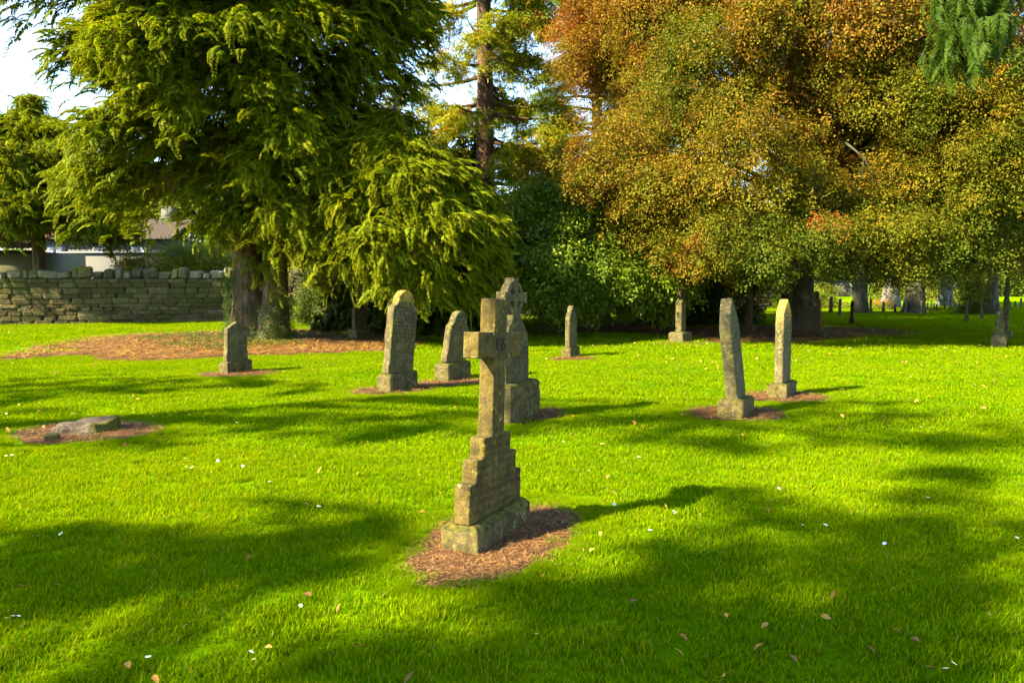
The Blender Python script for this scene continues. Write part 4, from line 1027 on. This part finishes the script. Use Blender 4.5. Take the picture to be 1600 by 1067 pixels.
# laurel-like spreading tree in the middle
rs = random.Random(71); pl = ground(880, 524)
broadleaf('spreading_evergreen', 'dark broad-leaved evergreen tree with low spreading crown in the middle', (pl.x, pl.y + .6), .9, .14,
          [(1.25, 2.0), (1.8, 2.7), (2.6, 2.75), (3.4, 2.1), (4.1, 0.9), (4.4, .3)], 120, 80, .55, rs, 'laurel', LAUREL, 'bark', .95,
          lambda c, r_: .35 + .12 * c.z / 4 + r_.gauss(0, .12), (1, .8, .55),
          [(-.3, 0, -.5, 0, 2.6, .12), (.1, .1, .4, .2, 2.8, .13), (.0, -.15, -.1, -.2, 2.4, .1), (.3, .1, .9, .3, 2.5, .09), (-.15, .2, -.2, .8, 2.6, .1)], cat='tree', limbs=26,
          extra=lambda c, w, r_: [clump(c, at(px, py, dd) - Vector((pl.x, pl.y + .6, 0)), (k, k, k * .6), int(90 * k / .5), r_, (1, -.2), .5, .95) for (px, py, dd, k) in
                                  ((1000, 400, 21.5, .7), (1030, 430, 21.5, .6), (1040, 445, 21.6, .5), (980, 440, 21.3, .7), (950, 380, 22, .8), (770, 400, 22, .7), (760, 350, 22.5, .7), (790, 440, 22, .6), (1010, 470, 22.4, .45), (830, 340, 22.3, .7), (900, 345, 22.3, .7), (850, 460, 21.4, .5), (910, 450, 21.2, .55), (1015, 365, 22.5, .4))])
rs = random.Random(72); p = ground(865, 523); c = Crown()
root = empty('ivied_stems', (p.x, p.y, 0)); tag(root, 'dark ivy-clad stems in the shade below the spreading evergreen', 'shrub'); w = Wood()
for k in range(4): trunk_path(w, (rs.uniform(-.3, .4), rs.uniform(-.2, .3), 0), (rs.uniform(-.5, .7), rs.uniform(-.2, .4), 1.9), .08, .05, 6, 1.4, .2, 8, .2, .05, k)
for _ in range(700):
    z_ = rs.uniform(.05, 1.9); a = rs.uniform(0, 6.28); r_ = (.34 + .16 * z_) * rs.uniform(.5, 1)
    c.put((r_ * 1.2 * math.cos(a) + .05, r_ * math.sin(a), z_), a, rs.uniform(.2, 1.2), 0, rs.uniform(.5, .8), rs.uniform(0, .55))
link('trunk', w.mesh('trunk'), M['bark'], root); c.build(SMALL, M['ivy'], root)
rs = random.Random(73); p = ground(932, 504)
broadleaf('dark_tree', 'dark thick-trunked tree in shade behind the spreading evergreen', (p.x, p.y), 1.2, .42, [(1.9, 1.6), (2.8, 2.4), (4, 2.2), (5.2, .8)], 50, 70, .7, rs, 'laurel', LAUREL, 'bark', 1.0, lambda c, r_: r_.uniform(0, .4), limbs=14)

# copper beech
rs = random.Random(81); pb = ground(1247, 516)
def beech_tint(c, r_):
    n_ = mnoise.noise(Vector((c.x * .35, c.y * .35, c.z * .35 + 4)))
    return .29 + .042 * min(c.z - 2, 7) + .34 * n_ + r_.gauss(0, .12) - (.05 if c.x < -4 else 0) + (.10 if c.z > 8 else 0)
BT = [(2.7, 4.9), (3.3, 6.3), (4.5, 6.9), (7, 6.9), (9.5, 6.4), (12.5, 5.0), (15.5, 3.0), (17.5, .6)]
def beech_extra(c, w, r_):
    # bare pale hanging branches on the near side
    for (px, py, qx, qy) in ((1180, 300, 1165, 350), (1270, 270, 1262, 320), (1330, 230, 1345, 280)):
        a = at(px, py, 18.6) - Vector((pb.x, pb.y, 0)); e = at(qx, qy, 18.3) - Vector((pb.x, pb.y, 0)); m1 = a.lerp(e, .5) + Vector((.15, -.1, .1))
        w.tube([Vector((a.x * .15, a.y * .15, a.z + 1.6)), Vector((a.x * .6, a.y * .6, a.z + .9)), a, m1, e], [.10, .06, .03, .02, .008], 6, .2)
        w.tube([m1, m1.lerp(e, .6) + Vector((.2, 0, 0)), e + Vector((.3, 0, -.1))], [.02, .014, .006], 5)
    # one rust-red spray
    q = at(1285, 342, 17.6) - Vector((pb.x, pb.y, 0)); clump(c, q, (.36, .3, .2), 20, r_, (0, -1), .93, .55)
    q = at(1090, 380, 18.6) - Vector((pb.x, pb.y, 0)); clump(c, q, (.25, .3, .25), 16, r_, (0, -1), .95, .6)
    # low fringe boughs
    for (px, py, dd, k) in ((1075, 425, 19.5, .8), (1140, 400, 18.4, .9), (1190, 425, 18.2, .8), (1230, 400, 18.2, .9), (1180, 440, 18.6, .6), (1340, 400, 18.4, 1.0), (1400, 380, 18.6, 1.0), (1380, 430, 18.6, .8), (1440, 420, 18.9, .9), (1330, 445, 18.8, .5), (1490, 400, 19.4, 1.0), (1530, 360, 20, 1.1), (1560, 420, 20.5, .8), (1510, 440, 19.8, .6), (1545, 310, 21, 1.0), (1110, 440, 19.6, .6), (1035, 400, 20.4, .6), (1420, 445, 19.2, .5)):
        q = at(px, py - (46 if px < 1400 else 34), dd) - Vector((pb.x, pb.y, 0)); clump(c, q, (k, k, k * .55), int(135 * k * k), r_, (0, -1), beech_tint(q, r_), .85)
        a = Vector((q.x * .3, q.y * .3, max(2.4, q.z + 1.2))); w.tube([a, a.lerp(q, .5) + Vector((0, 0, .3)), q], [.06, .04, .01], 6, .2)
broadleaf('copper_beech', 'huge copper beech with orange and olive leaves and broad dark trunk', (pb.x, pb.y), 2.4, .46, BT, 600, 95, .9, rs, 'beech', BEECH, 'greybark', .9, beech_tint, limbs=70, noise_amt=.32, zf=.8, gap=-.22, extra=beech_extra, trunk_flare=1.75, top=12,
          skip=lambda z, az, rr: (rr * math.cos(az) > 5.7 - .2 * max(0, z - 5) and z > 3.6) or z < 2.8 and math.sin(az) < -0.1 and rs.random() < .5)
# broad trees right behind it
rs = random.Random(82); p = ground(1427, 489.5)
broadleaf('beech_tree', 'yellow-green beech with dark trunk standing behind the copper beech', (p.x, p.y), 2.6, .42, [(6, 2.5), (7.5, 3.4), (9, 3), (11, 1.5)], 40, 90, 1.1, rs, 'beech', BEECH, 'greybark', 1.25, lambda c, r_: .18 + r_.gauss(0, .1), limbs=30, trunk_flare=1.35)
rs = random.Random(83); p = ground(1344, 489)
broadleaf('beech_tree', 'dark-trunked beech just right of the copper beech trunk, farther off', (p.x, p.y), 2.6, .36, [(6, 2.2), (7.5, 3), (9, 2.6), (10.5, 1.2)], 30, 80, 1.1, rs, 'beech', BEECH, 'greybark', 1.25, lambda c, r_: .12 + r_.gauss(0, .1), limbs=18, trunk_flare=1.35)
rs = random.Random(84); p = ground(1547, 491)
broadleaf('slender_tree', 'slender tree with pale-edged trunk right of the small yew', (p.x, p.y), 2.4, .28, [(3.2, .8), (4.5, 1.3), (6, 1.0), (7, .4)], 18, 60, .7, rs, 'beech', BEECH, 'greybark', 1.25, lambda c, r_: .35 + r_.gauss(0, .12), limbs=18)
rs = random.Random(85); p = ground(1516, 491)
broadleaf('small_yew', 'small upright dark yew bush among the distant headstones', (p.x, p.y), .3, .08, [(.05, .3), (.8, .36), (1.6, .15)], 24, 40, .2, rs, 'yew', SMALL, 'bark', .9, lambda c, r_: r_.uniform(.4, 1), cat='shrub', limbs=4)
for (lb, px, py, r0, sd_) in (('far tree with pale broad flaring trunk left of the others', 1390, 480.5, .42, 86), ('far tree with pale trunk behind the distant headstones', 1476, 478, .38, 87)):
    rs = random.Random(sd_); p = ground(px, py)
    broadleaf('pale_trunked_tree', lb, (p.x, p.y), 3, r0, [(6.5, 2), (8, 3), (10, 2.6), (12, 1)], 30, 60, 1.2, rs, 'hedge', BEECH, 'palebark', 2.0, lambda c, r_: r_.uniform(.1, .6), limbs=14, trunk_flare=1.4)
# dark shrubs under the beech's left edge
rs = random.Random(91); p = ground(1110, 507)
broadleaf('dark_shrub', 'dense dark evergreen mass under the left skirt of the copper beech', (p.x, p.y + .8), .2, .1, [(.05, 1.5), (1, 1.7), (2.2, 1.5), (3, .7)], 60, 60, .6, rs, 'yew', LAUREL, 'bark', .9, lambda c, r_: r_.uniform(0, .35), cat='shrub', limbs=6)
rs = random.Random(92); p = ground(1038, 499)
broadleaf('light_shrub', 'lighter olive shrub on the lawn left of the pillar cross', (p.x, p.y), .15, .05, [(.05, .9), (.6, 1.1), (1.3, .5)], 34, 60, .42, rs, 'hedge', SMALL, 'bark', 1.2, lambda c, r_: r_.uniform(0, .5), cat='shrub', limbs=4)
rs = random.Random(93)
for (lb, px, py, a, hgt, mm, cat) in (('rounded green shrub in sunlight right of the beech trunk', 1272, 481, 1.0, 1.5, 'hedge', 'shrub'), ('low green shrub far left of the beech trunk', 1195, 481, .8, 1.2, 'laurel', 'shrub'), ('dark bush far behind the beech trunk', 1150, 478, 1.2, 1.6, 'yew', 'shrub'), ('rounded green bush between the two dark far trunks', 1405, 470, 1.6, 1.7, 'hedge', 'shrub'), ('green bush behind the headstones left of the small yew', 1445, 470, 1.6, 1.6, 'hedge', 'shrub')):
    p = ground(px, py); broadleaf('garden_shrub', lb, (p.x, p.y), .2, .05, [(.05, a), (hgt * .5, a * 1.1), (hgt, a * .35)], 26, 50, .42 * a, rs, mm, SMALL, 'bark', 1.3 * max(1, a), lambda c, r_: r_.uniform(.1, .8), cat=cat, limbs=4)
# red bedding flowers among the distant graves
rs = random.Random(94); b_ = NB('red_petals'); M['petal'] = b_.done(b_.principled(b_.ramp(b_.attr('leaf'), [(0, (.35, .02, .02)), (.6, (.5, .05, .03)), (1, (.6, .2, .05))]), .6, .2))
p = ground(1365, 484); c = Crown()
root = empty('flower_bed', (p.x, p.y, 0)); tag(root, 'bed of red flowers among the distant headstones', 'flowers')
for _ in range(60): c.put((rs.uniform(-.3, .9), rs.uniform(-.5, .5), rs.uniform(.25, .55)), rs.uniform(0, 6.28), rs.uniform(-1, 1), 0, .4, .5)
c.build(SMALL, M['petal'], root, 'blossoms'); c = Crown()
for _ in range(130): c.put((rs.uniform(-.5, 1.1), rs.uniform(-.6, .6), rs.uniform(.05, .45)), rs.uniform(0, 6.28), rs.uniform(-1, 1), 0, .8, .5)
c.build(SMALL, M['hedge'], root, 'foliage')

# hedge and shrubs behind the wall
rs = random.Random(95)
for (lb, px, dd, a, zt_) in (('sunlit yellow-green garden shrub behind the wall, left one', 250, 34, 1.3, 2.9), ('sunlit yellow-green garden shrub behind the wall, middle one', 300, 34.5, 1.3, 3.1), ('sunlit yellow-green garden shrub behind the wall nearest the twin trunks', 345, 35, 1.2, 3.3), ('brushy shrub behind the wall right of the twin trunks', 465, 36, 1.4, 2.6)):
    p = at(px, 440, dd); broadleaf('garden_shrub', lb, (p.x, p.y), .8, .05, [(.8, a * .8), (zt_ * .7, a), (zt_, a * .4)], 34, 60, .5, rs, 'hedge', SMALL, 'bark', 1.3, lambda c, r_: r_.uniform(.35, 1), cat='shrub', limbs=5)
# far trees closing the view
rs = random.Random(96)
FT = [(-330, 44, 9, 4, 'hedge'), (180, 62, 11, 5, 'laurel'), (330, 58, 10, 5, 'hedge'), (470, 46, 7, 4, 'laurel'), (560, 44, 8, 4, 'laurel'), (660, 50, 9, 5, 'laurel'), (860, 58, 7, 4.5, 'hedge'), (980, 62, 9, 5, 'laurel'), (1080, 70, 12, 6, 'laurel'), (1180, 85, 10, 6, 'hedge'), (1290, 95, 11, 6, 'laurel'), (1370, 88, 10, 6, 'hedge'), (1460, 92, 11, 6, 'hedge'), (1540, 85, 9, 5.5, 'laurel'), (1620, 90, 9, 6, 'hedge'), (1720, 80, 9, 6, 'laurel')]
WH = ['beyond the left edge', 'behind the grey house', 'behind the garden shrubs', 'behind the twin trunks', 'behind the shaded headstone', 'behind the weeping cypress', 'behind the spreading evergreen', 'behind the cedar', 'behind the pillar cross', 'behind the left-leaning headstone', 'right behind the beech trunk', 'behind the red flowers', 'behind the dark far trunks', 'behind the slender tree', 'at the right edge', 'beyond the right edge']
for (px, dd, hgt, a, mm), wh in zip(FT, WH):
    p = at(px, 440, dd); broadleaf('distant_tree', 'distant leafy tree ' + wh, (p.x, p.y), 1.5, .3, [(.6, a * .7), (hgt * .4, a), (hgt * .75, a * .75), (hgt, a * .2)], 60, 55, a * .30, rs, mm, BEECH, 'bark', a * .42, lambda c, r_: r_.uniform(.0, .6), limbs=6, group='distant trees closing the view')
# far grey wall
fw = empty('far_wall', at(1100, 440, 78) * 1.0, R(6)); fw.location.z = 0; tag(fw, 'long grey stone wall far behind the headstones', 'wall')
box('core', -6, 60, 0, .4, -.1, 1.55, M['render'], fw); x = -6
rs = random.Random(97)
while x < 60:
    l = rs.uniform(1.8, 2.6); o = box('coping_slab', x, x + l - .02, -.06, .46, 1.552, 1.66, M['render'], fw); x += l

# ---- the tree whose branch hangs into the top right corner
rs = random.Random(101); w = Wood(); c = Crown(); root = empty('overhanging_cypress', (6.6, 1.2, 0)); tag(root, 'near cypress whose feathery green branch hangs into the top right corner', 'tree')
trunk_path(w, (0, 0, 0), (.2, 0, 9), .4, .08, 10, 1.5, .2, 18, .3, .06, 4)
def L2(px, py, d): return at(px, py, d) - Vector((6.6, 1.2, 0))
for (px, py, d, n_, ln) in ((1520, -20, 5.0, 120, .42), (1550, -35, 5.1, 90, .34), (1492, -5, 4.9, 70, .34), (1392, -75, 5.3, 16, .1)):
    e = L2(px, py, d); a = Vector((.1, .1, e.z + 1.3))
    w.tube([a, a.lerp(e, .4) + Vector((0, 0, .35)), a.lerp(e, .75) + Vector((0, 0, .3)), e], [.06, .04, .02, .008], 6)
    for i in range(n_):
        q = e + Vector((rs.gauss(0, .045), rs.gauss(0, .12), rs.uniform(-ln, .25)))
        c.put(q, math.pi + rs.gauss(0, 1.1), rs.uniform(.9, 1.3), rs.gauss(0, .3), rs.uniform(.2, .34), rs.uniform(.0, .3))
for i in range(26):
    z_ = rs.uniform(5.4, 8.6); az = rs.uniform(-1.6, 1.6); cypress_bough(c, w, Vector((0, 0, z_ + .6)), az, rs.uniform(1.2, 2.4), .2, .9, 45, rs, .4, .2, .8, .03)
link('trunk', w.mesh('trunk'), M['bark'], root); c.build(FROND_FINE, M['hanging'], root)
# dark conifer at the right edge
rs = random.Random(102); p = at(1690, 440, 17)
cypress('dark_conifer', 'dark conifer reaching in from the right edge against blue sky', [(p.x, p.y, p.x, p.y, 13, .25)], (p.x, p.y), [(5.0, 1.3), (6.3, 1.9), (8, 1.9), (11, 1.2), (13, .2)], 40, 60, rs, m='yew', protos=TUFT, tint=.35, fs=.8)

# ---- trees to the left, outside the picture: they stand between the sun and the lawn
def shade_tree(name, label, pos, h, r0, blobs, seed):
    rs = random.Random(seed); root = empty(name, (pos[0], pos[1], 0)); tag(root, label, 'tree', 'trees out of view that shade the lawn'); w = Wood(); c = Crown(); O = Vector((pos[0], pos[1], 0))
    trunk_path(w, (0, 0, 0), (.15, .1, h), r0, .06, 12, 1.6, .2, 16, .25, .06, seed)
    for (px, py, rx, dy, t, dens) in blobs:
        gpt = ground(px, py); near = ground(px, py + dy); farp = ground(px, py - dy)
        a = max(.14, rx / F * gpt.y - .08); b = max(.12, (farp.y - near.y) / 2 - .05); cyy = (farp.y + near.y) / 2
        q = Vector((gpt.x - SUN_H.x * t, cyy - SUN_H.y * t, t * TAN)) - O
        n_ = int(min(420, max(10, dens * 27 * a * b)))
        for i in range(n_):
            an = rs.uniform(0, 6.283); k = math.sqrt(rs.random()) * rs.choice((1, 1, 1, 1.12))
            v = Vector((a * k * math.cos(an), b * k * math.sin(an), 0)); lift = rs.gauss(0, .22)
            v += Vector((-SUN_H.x, -SUN_H.y, TAN)) * lift
            c.put(q + v, rs.uniform(0, 6.283), rs.uniform(-.1, .5), rs.gauss(0, .3), rs.uniform(.45, .8), rs.uniform(.2, .7))
        st_ = Vector((.05, .05, max(1.5, q.z - .25 * math.hypot(q.x, q.y))))
        w.tube([st_, st_.lerp(q, .35) + Vector((0, 0, .15)), st_.lerp(q, .7) + Vector((0, 0, .1)), q], [.07, .05, .03, .012], 6, .2)
    link('trunk', w.mesh('trunk'), M['bark'], root); c.build(FROND_COARSE, M['cypress'], root)
shade_tree('shade_tree', 'tall cypress standing left of the picture, shading the middle lawn', (-14.5, 3.6), 11, .4,
    [(200, 600, 260, 13, 9, 1.0), (420, 604, 130, 10, 9, .9), (40, 628, 60, 10, 9.5, .8), (60, 660, 110, 16, 10, .55), (330, 660, 210, 15, 10.5, 1.0), (560, 668, 210, 16, 11.5, 1.0), (700, 655, 70, 14, 12, .9), (200, 690, 150, 9, 10, .7),
     (930, 668, 120, 14, 13.5, .9), (1090, 672, 130, 18, 14.5, 1.0), (1290, 672, 150, 15, 15.5, 1.0), (1480, 655, 150, 16, 16.5, 1.0), (1570, 690, 90, 24, 16.5, 1.0), (1190, 695, 50, 22, 15, .9), (1400, 632, 130, 7, 16, .7), (1250, 652, 200, 12, 15.5, .9), (1420, 690, 110, 12, 16, .8), (120, 612, 180, 9, 9, .9), (450, 655, 240, 12, 11, 1.1), (640, 672, 120, 12, 12, .9), (1010, 655, 140, 9, 14, .7)], 7)
shade_tree('shade_tree', 'broad cypress standing behind and left of the camera, shading the near lawn', (-9.5, -2.6), 11, .4,
    [(110, 838, 160, 14, 8.5, 1.0), (330, 822, 190, 18, 9, 1.0), (520, 805, 130, 18, 9.5, .9), (130, 912, 180, 24, 8.5, 1.0), (340, 890, 150, 42, 9, 1.0), (500, 860, 120, 40, 9.3, 1.0), (610, 840, 60, 22, 9.5, .7),
     (620, 1040, 130, 28, 9.5, .9), (800, 1030, 170, 45, 10, 1.0), (980, 985, 150, 70, 10.5, 1.0), (1140, 930, 150, 85, 11, 1.0), (1300, 880, 170, 70, 11.5, 1.0), (1470, 850, 140, 60, 12, 1.0), (1250, 1020, 220, 60, 11, 1.0), (1500, 980, 200, 90, 11.5, 1.0),
     (1350, 805, 120, 20, 12, .8), (1560, 790, 90, 40, 12.5, .9), (1190, 790, 26, 45, 11.8, .8), (1560, 745, 70, 20, 13, .7), (900, 930, 70, 30, 10.3, .6), (1540, 940, 110, 55, 11.6, 1.1), (1400, 950, 150, 60, 11.3, 1.1), (1110, 1010, 150, 55, 10.8, 1.0), (950, 1045, 150, 35, 10.2, 1.0), (1330, 1040, 220, 35, 11, 1.0), (1230, 900, 130, 60, 11.2, 1.0), (60, 885, 120, 28, 8.4, 1.0), (230, 905, 150, 38, 8.7, 1.0), (420, 850, 140, 32, 9.2, 1.0), (1400, 1060, 200, 30, 11.2, 1.0)], 8)

# ================================================================ SMALL THINGS ON THE LAWN
# daisies
b_ = NB('daisy_petal'); M['daisy'] = b_.done(b_.principled((0.75, 0.75, 0.72), .6, .2)); b_ = NB('daisy_eye'); M['eye'] = b_.done(b_.principled((0.6, 0.42, 0.02), .7, .2))
V = []; T_ = []
for k in range(11):
    a = 2 * math.pi * k / 11; d = Vector((math.cos(a), math.sin(a), 0)); s_ = Vector((-d.y, d.x, 0)); bidx = len(V)
    V += [d * .003, d * .010 + s_ * .0024 + Vector((0, 0, .001)), d * .0125 + Vector((0, 0, .0005)), d * .010 - s_ * .0024 + Vector((0, 0, .001))]; T_.append((bidx, bidx + 1, bidx + 2, bidx + 3))
DP = mesh_np('petals', [tuple(v) for v in V], [np.array(T_)]); DP.materials.append(M['daisy'])
bm = bmesh.new(); bmesh.ops.create_uvsphere(bm, u_segments=8, v_segments=5, radius=.0042); bmesh.ops.scale(bm, vec=(1, 1, .6), verts=bm.verts); DE = bpy.data.meshes.new('eye'); bm.to_mesh(DE); bm.free(); DE.materials.append(M['eye'])
rs = random.Random(111)
DPX = [(420, 752), (397, 762), (470, 946), (838, 990), (1490, 1036), (1478, 1044), (392, 1018), (396, 1030), (232, 1026), (60, 837), (95, 834), (20, 962), (30, 962), (10, 966), (498, 791), (480, 787), (290, 716), (294, 720), (287, 726), (291, 729), (340, 720), (380, 728), (1217, 763), (1255, 820), (1290, 820), (1163, 793), (1052, 798), (1056, 801), (1094, 804), (998, 714), (1382, 849), (1590, 840), (1450, 777), (1015, 828), (960, 788), (190, 710), (100, 710), (10, 712), (18, 711), (640, 780), (655, 742), (770, 690), (920, 735), (215, 640), (240, 650), (170, 650), (62, 630), (30, 632), (10, 646), (320, 656), (300, 730), (395, 656), (370, 660), (575, 690), (880, 690), (940, 620)]
for (px, py) in DPX:
    p = ground(px + rs.uniform(-1, 1), py, .05); sc = rs.uniform(.7, 1.05) * (1.0 if py > 850 else 1.25)
    o = empty('daisy', (p.x, p.y, .052), rs.uniform(0, 6)); o.rotation_euler = (rs.gauss(.25, .25), rs.gauss(-.1, .25), rs.uniform(0, 6)); o.scale = (sc,) * 3
    tag(o, 'small white daisy in the short grass', 'daisy', 'daisies dotted over the lawn')
    link('petals', DP, None, o); link('eye', DE, None, o, (0, 0, .0015))
    w = Wood(); 
# fallen leaves, single ones near the camera
def leafmesh(seed):
    rs = random.Random(seed); n_ = 5; V = []; Q = []
    for i in range(n_ + 1):
        t = i / n_; wd = .5 * math.sin(math.pi * (t * .92 + .04)) ** .8 * rs.uniform(.8, 1.1)
        c_ = .25 * math.sin(t * 2.5) + rs.uniform(-.03, .03)
        V += [(t - .5, -wd * .55, .12 * wd + c_ * .5), (t - .5, 0, c_ * .5 - .03), (t - .5, wd * .55, .15 * wd + c_ * .5)]
    for i in range(n_):
        for j in range(2): a = i * 3 + j; Q.append((a, a + 1, a + 4, a + 3))
    me = mesh_np('leaf', V, [np.array(Q)], True); fattr(me, 'leaf', np.full(len(V), rs.random())); me.materials.append(M['deadleaf']); return me
LM = [leafmesh(i) for i in range(7)]
LPX = [(388, 872, .06), (294, 978, .055), (1185, 1012, .05), (1135, 962, .04), (480, 930, .06), (1066, 996, .06), (1195, 978, .06), (1303, 930, .05), (938, 834, .05), (660, 800, .04), (690, 770, .04), (960, 770, .045), (1090, 752, .05), (1040, 790, .04), (34, 917, .05), (90, 915, .045), (850, 900, .04), (925, 860, .05), (1360, 1015, .05), (1400, 985, .04), (1545, 960, .05), (1240, 1030, .05), (1060, 1020, .05), (560, 1010, .05), (420, 1012, .05), (640, 1060, .06), (243, 1062, .05), (200, 1040, .05), (530, 950, .05), (870, 800, .05), (950, 745, .05), (1380, 652, .06), (1200, 797, .04), (560, 740, .05), (500, 735, .06), (1430, 1000, .05), (1290, 965, .05), (1455, 1045, .05), (1130, 1058, .06), (990, 940, .05)]
for i, (px, py, sz) in enumerate(LPX):
    p = ground(px, py, .045); o = link('fallen_leaf', LM[i % 7], None, None, (p.x, p.y, .048), (rs.gauss(0, .35), rs.gauss(0, .3), rs.uniform(0, 6.28))); o.scale = (sz, sz * rs.uniform(.6, 1.1), sz)
    tag(o, 'dry orange-brown fallen leaf lying on the grass', 'leaf', 'single fallen leaves on the near lawn')
# leaf specks strewn over the farther lawn
n_ = 2600; yy = rng.uniform(0, 1, n_) ** .6; Y = 6 + 22 * yy; X_ = rng.uniform(-.72, .72, n_) * Y
kk = (rng.random(n_) < np.clip(.15 + .75 * np.exp(-((X_ - 9.5) ** 2 + (Y - 20) ** 2) / 60) + .35 * np.exp(-((X_ - 1) ** 2 + (Y - 5.5) ** 2) / 4), 0, 1))
X_, Y = X_[kk], Y[kk]; n_ = len(X_)
LEAF1 = []
for k in range(4):
    V = np.array([v.co[:] for v in LM[k].vertices]); Q = np.array([list(p.vertices) for p in LM[k].polygons]); LEAF1.append((V, Q, np.zeros((0, 3), int), np.full(len(V), k / 4 + .1), np.zeros(len(V))))
o = scatter('leaf_litter', LEAF1, np.stack([X_, Y, np.full(n_, .05)], 1), np.stack([rng.normal(0, .3, n_), rng.normal(0, .3, n_), rng.uniform(0, 6.28, n_)], 1), rng.uniform(.045, .085, n_), rng.random(n_), M['deadleaf'])
tag(o, 'tiny fallen leaves strewn across the lawn', 'leaf litter', kind='stuff')
